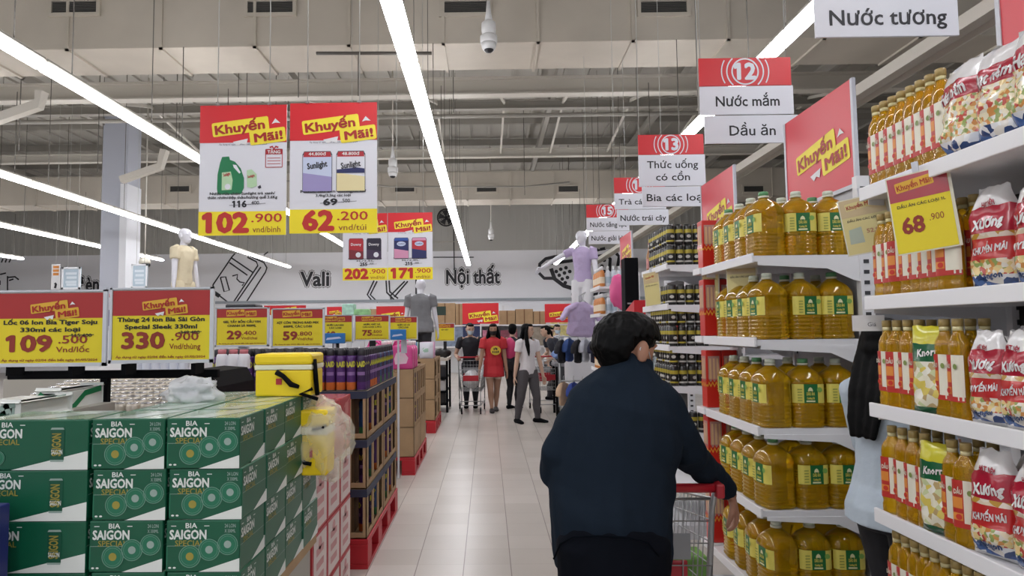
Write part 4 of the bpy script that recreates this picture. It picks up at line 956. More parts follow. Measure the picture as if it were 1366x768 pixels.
# ================================================================ END RACKS FACING THE AISLE
def end_rack(name, label, X, XB, Y0, Y1, zs, top, lip=.04, bracket=True, dark=None):
    t = thing(name, label, 'shop rack', (0, 0, 0))
    for yy in (Y0 - .012, Y1 - .028):
        b = MB(); b.box(XB - .01, XB + .05, yy, yy + .04, 0, top, SHELFW)
        z = .15
        while z < top - .05: b.box(XB + .005, XB + .03, yy - .002, yy, z, z + .018, mat('slot_dark', '3a3a3e', .6)); z += .05
        b.build('upright', t)
    b = MB(); b.box(XB + .012, XB + .03, Y0 + .03, Y1 - .03, .1, top - .03, dark or SHELFU); b.build('back_panel', t)
    for z in zs:
        b = MB(); b.box(X + .012, XB, Y0, Y1, z - .028, z, SHELFW); b.build('shelf', t).data
        so = t.children[-1] if False else None
        b = MB(); b.box(X, X + .012, Y0 - .004, Y1 + .004, z - .034, z + .012, SHELFW, .003); b.build('price_rail', t)
        if bracket:
            for yy in (Y0 - .003, Y1 - .001):
                b = MB(); pts = [(X + .03, z - .028), (XB, z - .028), (XB, z - .13), (XB - .04, z - .12), (XB - .16, z - .065), (X + .03, z - .045)]
                b.rings([[(x, yy, zz_) for x, zz_ in pts], [(x, yy + .004, zz_) for x, zz_ in pts]], SHELFW, smooth=False); b.build('shelf_bracket', t)
    b = MB(); b.box(X + .01, XB, Y0 + .01, Y1 - .01, 0, .1, SHELFU); b.build('plinth', t)
    return t
XA, XB = 1.30, 1.79
JZ = [1.843, 1.443, 1.027, .65, .26]
JY0, JY1 = 3.18, 3.92
cornx = at(1002, 346, JY0).x
dX = cornx - XA
XA_J = cornx; XB_J = at(1150, 380, JY0).x
end_rack('oil_jug_rack', 'white end rack of oil jugs facing the aisle', XA_J, XB_J, JY0, JY1, JZ, 2.22)
CZ = [1.965, 1.672, 1.372, 1.085, .75, .40]
CY0, CY1 = 4.86, 5.62
XA_C = at(890, 420, CY0).x; XB_C = XA_C + .5
end_rack('can_rack', 'white end rack of dark drink cans behind the oil jugs', XA_C, XB_C, CY0, CY1, CZ, 2.2, dark=mat('back_dark', '2a2826', .6))
NZ = [1.96, 1.59, 1.235, .89, .55, .22]
NY0, NY1 = 1.15, 2.27
XA_N = at(1160, 545, NY1).x; XB_N = XA_N + .48
end_rack('near_oil_rack', 'white end rack with bottled oil and seasoning bags, under the soy sauce sign', XA_N, XB_N, NY0, NY1, NZ, 2.3, dark=mat('back_dark', '2a2826', .6))
# main gondola runs behind the end racks
for lab, xb, y0, y1 in (('long shelf run behind the near oil rack', XB_N + .06, NY0, NY1), ('long shelf run behind the oil jug rack', XB_J + .06, JY0, JY1), ('long shelf run behind the can rack', XB_C + .06, CY0, CY1)):
    t = thing('gondola_shelf', lab, 'shop rack', (0, 0, 0)); b = MB(); b.box(xb, xb + 6, (y0 + y1) / 2 - .02, (y0 + y1) / 2 + .02, .1, 2.1, SHELFU); b.build('back_panel', t)
    b = MB(); b.box(xb, xb + 6, y0 + .02, y1 - .02, 0, .12, SHELFU); b.build('plinth', t)
    for z in (.5, .9, 1.3, 1.7): b = MB(); b.box(xb, xb + 6, y0 + .02, y1 - .02, z - .03, z, SHELFW); b.build('shelf', t)

# ------------------------------------------------ oil jugs
OIL = oil_mat('oil_amber', 'fbc414', .72); OILB = oil_mat('oil_bottle', 'ffc01a', .7)
LYEL = mat('label_yellow', 'dccf62', .4); LGRN = mat('label_green', '1e6a35', .4); LPALE = mat('label_pale', 'e5e3b4', .4); JCAP = mat('jug_cap', 'd3dccb', .35); JCAPG = mat('jug_cap_green', '5f9b6a', .35)
def sq(k, a, e=4.2):
    c, s = math.cos(a), math.sin(a)
    r = (abs(c) ** e + abs(s) ** e) ** (-1 / e); return (k * r * c, k * r * s)
def jug_proto(cap):
    t = thing('oil_jug', 'x', 'oil jug'); A = .079
    prof = [(.92, 0), (1, .008)]
    for k in range(5): prof += [(1, .014 + k * .018), (.955, .02 + k * .018), (.955, .026 + k * .018)]
    prof += [(1, .104), (1, .108), (.97, .112), (.97, .205), (1, .209), (1, .216), (.97, .225), (.9, .24), (.76, .257), (.58, .270), (.42, .279), (.3, .286), (.27, .292)]
    n = 32; b = MB(); R = []
    for s, z in prof:
        e = 4.2 if z < .215 else max(2.0, 4.2 - (z - .215) * 30)
        R.append([(*sq(A * s, 2 * PI * i / n, e), z) for i in range(n)])
    b.rings(R, OIL); b.build('jug_body', t)
    b = MB(); b.lathe([(.024, .290), (.026, .293), (.026, .300)], 16, mat('jug_collar', 'd9d7c4', .3)); b.lathe([(.0235, .300), (.0235, .318), (.021, .321)], 16, cap); b.build('jug_cap', t)
    b = MB(); z0, z1 = .116, .204; K = A * .985
    def patch(a0, a1, z0, z1, m, k=K, n=6):
        vs = []
        for i in range(n + 1):
            x, y = sq(k, a0 + (a1 - a0) * i / n); vs += [(x, y, z0), (x, y, z1)]
        b.add(vs, [(2 * i, 2 * i + 2, 2 * i + 3, 2 * i + 1) for i in range(n)], m, True)
    r = math.radians
    patch(r(-143), r(-108), z0, z1, LYEL); patch(r(-108), r(-64), z0, z1, LGRN); patch(r(-64), r(-37), z0, z1, LYEL)
    yf = -A * .995
    b.text('DẦU ĂN', .02, LYEL, (.004, yf, .158), bold=.04, fit=.036); b.text('Cooking Oil', .014, LYEL, (.004, yf, .138), bold=.04, fit=.034)
    b.poly([(-.008, .172), (.016, .172), (.012, .184), (.004, .19), (-.004, .184)], LPALE, (0, yf, 0)); b.poly([(-.016, .121), (.024, .121), (.024, .128), (-.016, .128)], LPALE, (0, yf, 0))
    for i in range(5): b.poly([(-.055, .125 + .013 * i), (-.034, .125 + .013 * i), (-.034, .130 + .013 * i), (-.055, .130 + .013 * i)], mat('label_olive', '9aa04a', .5), (0, yf, 0))
    b.poly(rot2(circ(.012, 12), 0, .045, .178), mat('label_leaf', '7fa850', .5), (0, yf, 0)); b.build('jug_label', t)
    return Placer(t)
jug1 = jug_proto(JCAP); jug2 = jug_proto(JCAPG)
TN = ['top shelf', 'second shelf', 'third shelf', 'fourth shelf', 'lowest shelf', 'floor shelf']
for ti, z in enumerate(JZ):
    for r in range(4):
        for c in range(3):
            if r > 1 and c > 0: continue
            if r == 3 and ti in (0,) and False: continue
            x = XA_J + .105 + c * .157; y = JY0 + .085 + r * .158
            rz = (-PI / 2 + random.uniform(-.12, .12)) if c == 0 else random.uniform(-.18, .18)
            if c == 0 and r == 0: rz = -PI / 2 + random.uniform(.0, .15)
            (jug1 if (ti + c + r) % 3 else jug2)((x, y, z + .001), rz, 'oil jug on the jug rack, %s, %s row, %s from the aisle' % (TN[ti], ORD[r], ORD[c]), 'five-litre oil jugs on the end rack')
# red boxes with flame pattern at the far corner of each shelf
RBX = mat('redbox', 'c9261f', .35, coat=.3); FLM = mat('flame_yellow', 'e8a53a', .4); WIN = mat('box_window', 'b98d86', .3, coat=.4)
def red_gift(label, loc, h):
    t = thing('red_gift_box', label, 'gift box', loc, 0, 'red gift boxes on the jug rack'); W = .088
    b = MB(); b.box(0, W, 0, W, 0, h, RBX, .003); b.build('box_body', t)
    for o, r, nm in (((0, -.001, 0), (1, 0, 0), 0), ((-.001, W, 0), (0, -1, 0), 1)):
        b = MB()
        b.poly([(W * .12, h * .45), (W * .88, h * .45), (W * .88, h * .9), (W * .12, h * .9)], WIN, o, r)
        oo = V(o) + (V((0, -.001, 0)) if nm == 0 else V((-.001, 0, 0)))
        for k in range(3): b.poly([(W * (.18 + .24 * k), h * .5), (W * (.34 + .24 * k), h * .5), (W * (.32 + .24 * k), h * .86), (W * (.2 + .24 * k), h * .86)], mat('pack_cream', 'd8b48c', .35), oo, r)
        b.ribbon([(W * (0.02 + .12 * k), h * (.38 + (.06 if k % 2 else -.01))) for k in range(9)], .012, FLM, oo, r); b.ribbon([(W * (0.02 + .12 * k), h * (.43 + (.05 if k % 2 else -.02))) for k in range(9)], .014, RBX, oo + (oo - V(o)) * .5, r)
        b.build('flame_print', t)
    return t
for ti, z in enumerate(JZ):
    h = .33 if ti else .28
    for k in range(2):
        red_gift('red flame-patterned gift box, %s from the aisle, jug rack %s' % (ORD[k], TN[ti]), (XA_J + .012 + k * .092, JY0 + .745, z + .014), h)
b = MB()
for z in JZ: b.box(XA_J - .012, XA_J + .2, JY1 + .002, JY1 + .13, z - .025, z + .012, SHELFW, .003)
b.box(XA_J + .2, XA_J + .22, JY1 + .002, JY1 + .13, .0, 2.1, SHELFW); tag(b.build('side_shelf_strip'), 'narrow white side shelves holding the red gift boxes', 'shelf')

# ------------------------------------------------ dark drink cans
CB = mat('can_black', '1d1b1a', .3, coat=.3); CYL = mat('can_gold', 'b0a03a', .35, metal=.2); CWH = mat('can_lightgrey', 'b9b7b0', .4)
def dcan(alt):
    t = thing('drink_can', 'x', 'drink can'); b = MB(); b.lathe([(.026, 0), (.0305, .008), (.0305, .135), (.026, .146)], 14, CB); b.build('can_body', t)
    b = MB(); b.lathe([(.0312, .085), (.0312, .112)], 14, CYL, cap=False); b.lathe([(.0312, .02), (.0312, .032)], 14, CYL if alt else CWH, cap=False); b.poly(rot2(circ(.012, 10, .016), 0, 0, .06), CWH, (0, -.0316, 0)); b.build('can_band', t)
    b = MB(); b.lathe([(.026, .146), (.027, .149), (.023, .147)], 12, mat('can_lid', 'c9c9cc', .22, metal=.85) if alt else CB); b.build('can_lid', t); return Placer(t)
dc1, dc2 = dcan(0), dcan(1)
for ti, z in enumerate(CZ[:5]):
    for lv in range(2 if ti in (0, 2, 3) else 1):
        for r in range(9):
            for c in range(7):
                if r > 0 and c > 0: continue
                x = XA_C + .05 + c * .0645; y = CY0 + .045 + r * .066
                if ti == 0 and r == 0 and lv == 1 and c > 4: continue
                (dc1 if (c + r + ti) % 3 else dc2)((x, y, z + .001 + lv * .1505), random.uniform(-.4, .4) - (PI / 2 if c == 0 and r else 0), 'dark drink can on the can rack, %s, %s, %s row, %s across' % (TN[ti], 'upper' if lv else 'lower', ORD[r], ORD[c]), 'dark drink cans on the end rack')
# shrink-wrapped clear pack standing on the top cans
# ------------------------------------------------ oil bottles on the near rack
LRED = mat('label_red', 'b8322c', .4); LORA = mat('label_orange', 'd98a3c', .4); LWHT = mat('label_white', 'e0dccb', .4); BCAP = mat('bottle_cap_gold', 'a8915a', .3); CLR = mat('bottle_clear', 'd9cf9c', .2, coat=.5)
def oil_bottle():
    t = thing('oil_bottle', 'x', 'oil bottle'); n = 22; R = []
    for s, z in ((.9, 0), (1, .008), (1, .03), (.94, .036), (.94, .042), (1, .05), (1, .19), (.985, .205), (.92, .217), (.75, .229), (.52, .239), (.40, .25)):
        e = 3.2 if z < .19 else 2.2
        R.append([(sq(.036 * s, 2 * PI * i / n, e)[0], sq(.0215 * max(s, .55), 2 * PI * i / n, e)[1], z) for i in range(n)])
    b = MB(); b.rings(R, OILB); b.build('bottle_body', t)
    b = MB(); b.lathe([(.0135, .25), (.0135, .262)], 12, CLR); b.lathe([(.0145, .262), (.0145, .282), (.013, .284)], 14, BCAP); b.build('bottle_cap', t)
    b = MB()
    def patch(a0, a1, z0, z1, m, k=1.02, n=6):
        vs = []
        for i in range(n + 1):
            a = a0 + (a1 - a0) * i / n; vs += [(sq(.036 * k, a, 3.2)[0], sq(.0215 * k, a, 3.2)[1], z0), (sq(.036 * k, a, 3.2)[0], sq(.0215 * k, a, 3.2)[1], z1)]
        b.add(vs, [(2 * i, 2 * i + 2, 2 * i + 3, 2 * i + 1) for i in range(n)], m, True)
    r = math.radians
    for f in (0, 180):
        patch(r(f - 150), r(f - 96), .056, .182, LRED, 1.02); patch(r(f - 96), r(f - 30), .056, .182, LWHT, 1.02)
        patch(r(f - 150), r(f - 30), .052, .066, LRED, 1.035); patch(r(f - 146), r(f - 100), .105, .135, LORA, 1.03); patch(r(f - 146), r(f - 100), .072, .092, LORA, 1.03)
    b.text('DẦU', .018, LWHT, (-.016, -.0236, .15), bold=.03, fit=.02); b.poly(rot2(circ(.008, 10), 0, -.016, .082), mat('veg_red', 'c8382a', .4), (0, -.0238, 0)); b.poly(rot2(circ(.008, 10), 0, .014, .15), mat('veg_green', '7c8f4a', .4), (0, -.0238, 0)); b.build('bottle_label', t); return Placer(t)
ob = oil_bottle()
def bottles(ti, ys, cols=2, rot0=-PI / 2):
    for k, y in enumerate(ys):
        for c in range(cols):
            ob((XA_N + .05 + c * .075, y, NZ[ti] + .001), rot0 + random.uniform(-.08, .08) + (.5 if (k + ti) % 5 == 3 and ti else 0), 'oil bottle on the near rack, %s, %s from its end, %s row' % (TN[ti], ORD[k], ('front', 'back')[c]), 'oil bottles on the near rack')
P_ = .046
bottles(0, [2.235 - P_ * k for k in range(8)]); bottles(1, [2.235 - P_ * k for k in range(8)])
bottles(2, [2.235 - P_ * 1.2 * k for k in range(4)] + [1.955, 1.90]); bottles(3, [2.235 - P_ * 1.2 * k for k in range(4)] + [1.95, 1.895]); bottles(4, [2.235 - P_ * k for k in range(14)], 1); bottles(5, [2.2 - P_ * 2 * k for k in range(4)], 1)

# seasoning bags: pillow bags standing on their lower seam
PWH = mat('bag_white', 'dedcdc', .22, coat=.5); PCR = mat('bag_crimson', 'a81f35', .22, coat=.5); PRD = mat('bag_red', 'b82a2a', .22, coat=.5)
def veg_mat(name, base, cols, sc=55):
    m = bpy.data.materials.new(name); m.use_nodes = True; nt = m.node_tree; N = nt.nodes.new; L = nt.links.new; b_ = nt.nodes['Principled BSDF']
    tc = N('ShaderNodeTexCoord'); v = N('ShaderNodeTexVoronoi'); v.inputs['Scale'].default_value = sc; L(tc.outputs['Object'], v.inputs['Vector'])
    sp = N('ShaderNodeSeparateColor'); L(v.outputs['Color'], sp.inputs[0]); cr = N('ShaderNodeValToRGB'); cr.color_ramp.interpolation = 'CONSTANT'
    els = cr.color_ramp.elements; els[0].color = (*lin(cols[0]), 1); els[1].position = .99; els[1].color = (*lin(cols[-1]), 1)
    for i, c in enumerate(cols[1:-1]): e = els.new((i + 1) / (len(cols) - 1)); e.color = (*lin(c), 1)
    L(sp.outputs[0], cr.inputs[0]); L(cr.outputs[0], b_.inputs['Base Color']); b_.inputs['Roughness'].default_value = .22; b_.inputs['Coat Weight'].default_value = .5
    return m
VEG = veg_mat('bag_vegetables', 0, ['e6dcc0', 'd8c98e', 'c98a4a', 'b5463a', 'dcd8cc', '8f9f5a', 'e4c88a', 'd9cfb8'], 95)
VEGB = veg_mat('bag_blue_patch', 0, ['dfe0e2', '2c4a86', '3a5f9a', 'd9d4cc', '27406f', 'cfd2da'], 45)
VEGG = veg_mat('bag_green_food', 0, ['e4dfc8', 'd8c460', 'e9e6d8', 'b8a070', 'c8d0a0', 'ece9dd'], 50)
GOLDB = veg_mat('bag_gold_strip', 0, ['d9c9b0', 'c9a84e', 'e0d6c8', 'b98f3a', 'dcd2c4'], 40)
DGRN = mat('bag_green', '1d5b38', .25, coat=.5); BYEL = mat('bag_yellow', 'c9c22e', .25, coat=.5)
def bag_thing(name, label, cat, W, H, T, bands, texts, seed, group, pinch=.1):
    """bands: (v0, v1, material) from bottom; texts: (string, u, v, size, material, fit)"""
    t = thing(name, label, cat, (0, 0, 0), 0, group)
    nx, nz = 10, 20
    def surf(u, v, side):
        d = (max(0, 1 - abs(u) ** 2.2) * max(0, 1 - abs(v * 1.02) ** 4)) ** .5 * (1.08 - .28 * v)
        n = noise.noise(V((u * 1.9 + seed, v * 3.0, side * 3))) * .38 * d + noise.noise(V((u * 5 + seed, v * 7, side * 3))) * .12 * d
        q_ = max(0, min(1, (v - .35) / .65)); q_ = q_ * q_ * (3 - 2 * q_); wv = 1 - pinch * q_ - .05 * (1 - abs(v)) * abs(u)
        return V((u * W / 2 * wv, side * (T / 2) * (d + n), (v + 1) * H / 2 + .012 * noise.noise(V((u * 2 + seed, side, 5))) * (v > .6)))
    b = MB()
    for side in (-1, 1):
        vs = [surf(j / nx * 2 - 1, i / nz * 2 - 1, side) for i in range(nz + 1) for j in range(nx + 1)]
        for v0, v1, m in bands:
            fs = []
            for i in range(nz):
                if v0 <= (i + .5) / nz < v1:
                    for j in range(nx):
                        a = i * (nx + 1) + j; q = (a, a + 1, a + nx + 2, a + nx + 1); fs.append(q if side < 0 else q[::-1])
            b.add(vs, fs, m, True)
    b.build('bag_body', t)
    b = MB()
    for s, u0, v0, size, m, fit in texts:
        vs, fs, (x0, x1, y0, y1) = text_mesh(s, .035, 1); sc = fit / (x1 - x0)
        out = []
        for p in vs:
            u = u0 + (p.x - (x0 + x1) / 2) * sc / (W / 2); v = v0 + (p.y) * size / (H / 2) + (p.x - (x0 + x1) / 2) * sc * .12 / (H / 2)
            q = surf(max(-1, min(1, u)), max(-1, min(1, v)), -1); out.append(q + V((0, -.0022 - p.z, 0)))
        b.add(out, fs, m)
    b.build('bag_print', t); return t
redbag = [Placer(bag_thing('seasoning_bag', 'x', 'seasoning bag', .138, .28, .075, ((0, .04, PWH), (.04, .16, VEGB), (.16, .31, VEG), (.31, .49, PRD), (.49, .55, GOLDB), (.55, .78, PCR), (.78, 1.01, PWH)), (('KHUYẾN MÃI', .02, -.22, .026, PWH, .085), ('Xương', -.0, .28, .04, PWH, .08), ('HẠT NÊM', .0, .64, .02, PCR, .045), ('Aji-ngon', .0, -.72, .024, mat('bag_navy', '27406f', .3), .065)), s, 'g', .42)) for s in (3, 11, 23)]
vegbag = [Placer(bag_thing('seasoning_bag', 'x', 'seasoning bag', .17, .27, .09, ((0, .05, PWH), (.05, .22, VEGB), (.22, .6, VEG), (.6, .78, PCR), (.78, 1.01, PWH)), (('Hạt nêm', 0, .36, .05, PWH, .11),), s, 'g')) for s in (5, 17)]
grnbag = Placer(bag_thing('snack_bag', 'x', 'food bag', .12, .265, .06, ((0, .12, DGRN), (.12, .62, VEGG), (.62, .78, DGRN), (.78, 1.01, BYEL)), (('Knorr', .0, .4, .03, PWH, .06),), 31, 'g'))
def bags(ti, ys, protos, xoff=.06, what='red and white', s=1.0, rows=1):
    for k, y in enumerate(ys):
        for c in range(rows):
            protos[(k + c + ti) % len(protos)]((XA_N + xoff + c * .085, y - c * .03, NZ[ti] + .001), -PI / 2 + random.uniform(-.22, .22) + .12, '%s seasoning bag on the near rack, %s, %s along, %s row' % (what, TN[ti], ORD[k], ('front', 'back')[c]), 'seasoning bags on the near rack', s * random.uniform(.97, 1.03))
bags(0, [1.825, 1.69, 1.56, 1.42], vegbag, what='vegetable-printed', s=.98, rows=1)
bags(1, [1.80, 1.66, 1.52, 1.38], redbag, xoff=.10, rows=2, s=1.0)
bags(2, [1.795, 1.685, 1.575, 1.45], redbag, rows=2, s=.92); bags(3, [1.80, 1.665, 1.53, 1.40], redbag, rows=2, s=1.02); bags(4, [1.5, 1.36], redbag, s=.9)
grnbag((XA_N + .045, 2.005, NZ[2] + .001), -PI / 2 + .5, 'green and yellow food bag squeezed between bottles on the third shelf', 'green food bags'); grnbag((XA_N + .05, 2.01, NZ[3] + .001), -PI / 2 + .35, 'green and yellow food bag squeezed between bottles on the fourth shelf', 'green food bags')

# ------------------------------------------------ promo boards on top of the end racks
def promo_board(label, X, Y0, Y1, z0, z1):
    """upright board along the aisle, its face to the aisle (-X)"""
    t = thing('promo_board', label, 'promo board', (X, (Y0 + Y1) / 2, (z0 + z1) / 2), 0, 'red promo boards on the end racks'); L = Y1 - Y0; H = z1 - z0
    b = MB(); b.box(0, .008, -L / 2, L / 2, -H / 2, H / 2, mat('board_red', 'd6404a', .35)); b.build('board_panel', t)
    b = MB(); promo_logo(b, (-.001, 0, .01), L * .92, r=(0, -1, 0), out=(-1, 0, 0), eps=.0015); b.build('promo_logo', t)
    b = MB(); b.box(-.004, .014, -L / 2 - .02, -L / 2, -H / 2 - .02, H / 2, CLEAR); b.box(-.004, .014, L / 2, L / 2 + .02, -H / 2, H / 2, CLEAR); b.box(-.004, .014, -L / 2, L / 2, -H / 2 - .02, -H / 2, CLEAR)
    b.build('board_frame', t); return t
zt_ = at(1149, 103, JY0).z; zb_ = at(1149, 243, JY0).z
promo_board('red promo board over the oil jug rack', XB_J, JY0 + .02, JY0 + .73, zb_, zt_)
zt_ = at(975, 219, CY0).z; zb_ = at(975, 318, CY0).z
promo_board('red promo board over the dark can rack', XB_C + .02, CY0 + .02, CY0 + .75, zb_, zt_)
promo_board('red promo board over the near oil rack', XB_N + .02, 1.5, 2.25, 2.30, 2.78)
q = at(840, 327, 8.4); promo_board('small far red promo board above the white lotion bottles', q.x, 8.3, 9.0, q.z - .24, q.z + .17)

# hanging shelf price cards
def shelf_card(label, c, W, H, big, rz, tilt, pale=False, pic=False):
    t = thing('price_card', label, 'price card', c, rz); t.rotation_euler = (0, tilt, rz)
    b = MB(); b.box(-W / 2, W / 2, 0, .003, -H / 2, H / 2, mat('card_clear', 'd8d4c0', .12, coat=.6)); b.build('card_sleeve', t)
    b = MB(); b.box(-W / 2 + .004, W / 2 - .008, -.001, 0, -H / 2 + .004, H / 2 - .004, DYEL if not pale else mat('card_pale', 'd6c98a', .15, coat=.6)); b.box(-W / 2 + .004, W / 2 - .008, -.0016, -.001, H / 2 - H * .33, H / 2 - .004, mat('card_red', 'a83a44', .2, coat=.4) if not pale else mat('card_tan', 'c9b48a', .15, coat=.6)); b.build('card_paper', t)
    b = MB(); b.poly(rot2(rrect(W * .6, H * .13, .003, 2), 5), DLOGOY if not pale else mat('card_pale', 'd6c98a', .15, coat=.6), (-.01, -.002, H * .36)); b.text('Khuyến Mãi!', H * .1, LOGOR, (-.01, -.003, H * .35), fit=W * .55, bold=.02, rot=5)
    b.text('DẦU ĂN CÁC LOẠI 1L', H * .05, INK, (0, -.002, H * .1), fit=W * .75, bold=.02)
    if big: b.text(big, H * .28, DTXTR, (-W * .17, -.002, -H * .16), bold=.04, fit=W * .36); b.text('.900', H * .12, DTXTR, (W * .2, -.002, -H * .1), fit=W * .22)
    if pic: b.poly([(-W * .4, -H * .3), (-W * .1, -H * .3), (-W * .12, -H * .02), (-W * .38, -H * .05)], mat('print_pale_pic', 'a9b4a4', .4), (0, -.002, 0)); b.text('52.900', H * .1, mat('print_glare', 'b07a5a', .4), (W * .17, -.002, -H * .12), bold=.03, fit=W * .4)
    b.build('lettering', t)
    b = MB(); b.box(-W * .05, W * .05, -.002, .006, H / 2, H / 2 + .03, CLEAR); b.build('card_clip', t); return t
q = at(1252, 281, 1.93); shelf_card('yellow price card 68 hung under the top shelf of the near rack', (XA_N - .012, q.y, q.z), .165, .235, '68', -PI / 2 + .7, -.1)
q = at(1163, 297, 2.27); shelf_card('pale glaring price card hung at the end of the near rack', (q.x, 2.30, q.z), .15, .2, '', -PI / 2 + 1.0, -.14, True, True)  # glare is painted in: card and print colours are washed pale
q = at(985, 376, 3.6); shelf_card('pale price card hung on the jug rack beside the red boxes', (q.x, 3.55, q.z), .16, .24, '', -PI / 2 + .9, -.02, True)
q = at(948, 378, 3.95); shelf_card('narrow pale price card hung beside the red gift boxes', (q.x, 3.95, q.z), .12, .24, '', -PI / 2 + .6, .02, True)
q = at(875, 385, 5.2); shelf_card('pale price card hung at the corner of the can rack', (q.x - .03, 5.2, q.z), .16, .26, '', -PI / 2 + .6, -.1, True)
q = at(1152, 431, 2.33); b = MB(); b.box(-.05, .05, 0, .003, -.027, .027, WHITE); b.text('Giá', .02, INKG, (.01, -.001, -.005)); o = b.build('shelf_label', None, (q.x, 2.3, q.z), -.2); tag(o, 'small white shelf label sticking out under the second shelf', 'shelf label')

# ------------------------------------------------ farther racks: lotion bottles
WY0, WY1 = 8.25, 9.0; XW = at(800, 430, WY0).x
WZ = [2.03, 1.69, 1.35, 1.0, .66, .3]
end_rack('lotion_rack', 'white end rack of pale bottles behind the can rack', XW, XW + .45, WY0, WY1, WZ, 2.2, bracket=False)
lb = bottle_proto('lotion_bottle', 'bottle', [(.03, 0), (.034, .01), (.034, .15), (.026, .19), (.013, .205)], mat('bottle_paleblue', 'cfd8e2', .3), mat('label_lightblue', 'a9bccb', .4), (.04, .12), mat('cap_white', 'eceff2', .35), (.205, .25))
lo = bottle_proto('lotion_bottle', 'bottle', [(.03, 0), (.034, .01), (.034, .15), (.026, .19), (.013, .205)], mat('bottle_orange', 'c9803f', .35), mat('label_cream', 'e2d2b8', .4), (.04, .12), mat('cap_white', 'eceff2', .35), (.205, .25))
for ti, z in enumerate(WZ[:5]):
    for c in range(6): (lb if c else lo)((XW + .05 + c * .072, WY0 + .05, z + .001), 0, '%s bottle on the %s of the far white rack, %s from the aisle' % ('orange' if c == 0 else 'pale blue', TN[ti], ORD[c]), 'bottles on the far white rack')
    for r in range(1, 6): (lo)((XW + .05, WY0 + .05 + r * .1, z + .001), 0, 'orange bottle on the %s of the far white rack, %s along its side' % (TN[ti], ORD[r]), 'bottles on the far white rack')
# middle rack with red side, mostly hidden
MY0, MY1 = 6.5, 7.25; XM = at(848, 440, MY0).x
end_rack('red_sided_rack', 'dark rack with red side panel between the can rack and lotion rack', XM + .0, XM + .5, MY0, MY1, [1.62, 1.28, .95, .6, .25], 2.02, bracket=False, dark=mat('back_dark', '2a2826', .6))
b = MB(); b.rings([[(XM - .01, y, z) for y, z in ((6.5, 1.56), (7.2, 1.56), (7.2, 1.62), (6.5, 1.78))], [(XM + .1, y, z) for y, z in ((6.5, 1.56), (7.2, 1.56), (7.2, 1.62), (6.5, 1.78))]], mat('bright_red', 'c4202a', .4), smooth=False); tag(b.build('red_topper'), 'slanted red panel on the dark middle rack', 'panel')
q0 = at(833, 400, 7.05); q1 = at(850, 344, 7.05); q0.z = 1.621; b = MB(); b.box(q0.x, q1.x, 7.0, 7.2, q0.z, q1.z, BLK, .01); b.box(q0.x + .02, q1.x - .02, 6.995, 7.0, q0.z + .05, q0.z + .07, STEEL); b.box(q0.x + .02, q1.x - .02, 6.995, 7.0, q0.z + .14, q0.z + .155, STEEL); tag(b.build('black_display_box'), 'tall black display box beyond the can rack', 'display')
q0 = at(818, 400, 7.9); q1 = at(834, 372, 7.9); tag(blob('pink_bag', (q1.x - .08, 7.9, q0.z + .1), .11, .08, .2, mat('pink_soft', 'd9568f', .5), .2, 2, 2, 0, 3), 'bright pink bag hung beside the black display box', 'bag'); b = MB(); b.box(q1.x - .09, q1.x - .07, 7.96, 7.98, 0, q0.z + .35, SHELFW); tag(b.build('hook_post'), 'thin white post behind the bright pink bag', 'post')
sb = bottle_proto('sauce_bottle', 'bottle', [(.03, 0), (.033, .01), (.033, .13), (.02, .18), (.012, .22)], mat('sauce_amber', 'a06a35', .3, coat=.3), mat('label_pinkish', 'c98a86', .4), (.03, .11), mat('cap_red', 'b0302c', .4), (.22, .245))
for k in range(5): sb((XM + .05, MY0 + .06 + k * .13, 1.621 if k > 9 else 1.281), 0, 'amber sauce bottle on the dark middle rack, %s along' % ORD[k], 'sauce bottles on the middle rack')
for k in range(6): sb((XM + .06 + k * .07, MY0 + .05, 1.281), 0, 'amber sauce bottle facing the can rack, %s across' % ORD[k], 'sauce bottles on the middle rack') if k else None
for k in range(5): sb((XA_C + .05, CY0 + .66 + .0 * k, CZ[0] + .001), 0, 'amber bottle at the far corner of the can rack top shelf', None) if k == 0 else None

# ------------------------------------------------ far wall shelving with cartons and red promo cards
t = thing('storage_rack', 'pale storage rack along the far wall', 'rack', (0, 0, 0)); ya = 23.5; x0 = at(430, 420, ya).x; x1_ = at(900, 420, ya).x
zs = at(640, 433, ya).z
b = MB(); b.box(x0, x1_, ya + .75, ya + .8, 0, 2.2, WHITE); b.build('back_panel', t)
for z in (zs, zs - .75): b = MB(); b.box(x0, x1_, ya, ya + .75, z - .05, z, SHELFW); b.build('shelf', t)
x = x0
while x < x1_: b = MB(); b.box(x - .04, x + .04, ya + .7, ya + .76, 0, 2.4, SHELFW); b.build('upright', t); x += 1.6
for i, (xa, xb, yt, g) in enumerate(((487, 502, 412, 0), (580, 607, 404, 1), (608, 617, 405, 0), (666, 687, 414, 0), (688, 711, 412, 0), (712, 728, 415, 0), (760, 778, 410, 0))):
    a = at(xa, 432, ya + .1); e = at(xb, yt, ya + .1); b = MB(); b.box(a.x, e.x, ya + .1, ya + .6, zs, e.z, CARD, .01); b.box((a.x + e.x) / 2 - .02, (a.x + e.x) / 2 + .02, ya + .097, ya + .1, zs, e.z, CARDD)
    if g: b.box(a.x + .03, a.x + (e.x - a.x) * .55, ya + .096, ya + .1, zs + (e.z - zs) * .45, zs + (e.z - zs) * .85, mat('crate_dark', '22352c', .5))
    tag(b.build('shipping_carton'), 'brown shipping carton on the far wall shelf, %s in the row%s' % (ORD[i], ', with dark label' if g else ''), 'carton', 'cartons on the far wall shelf')
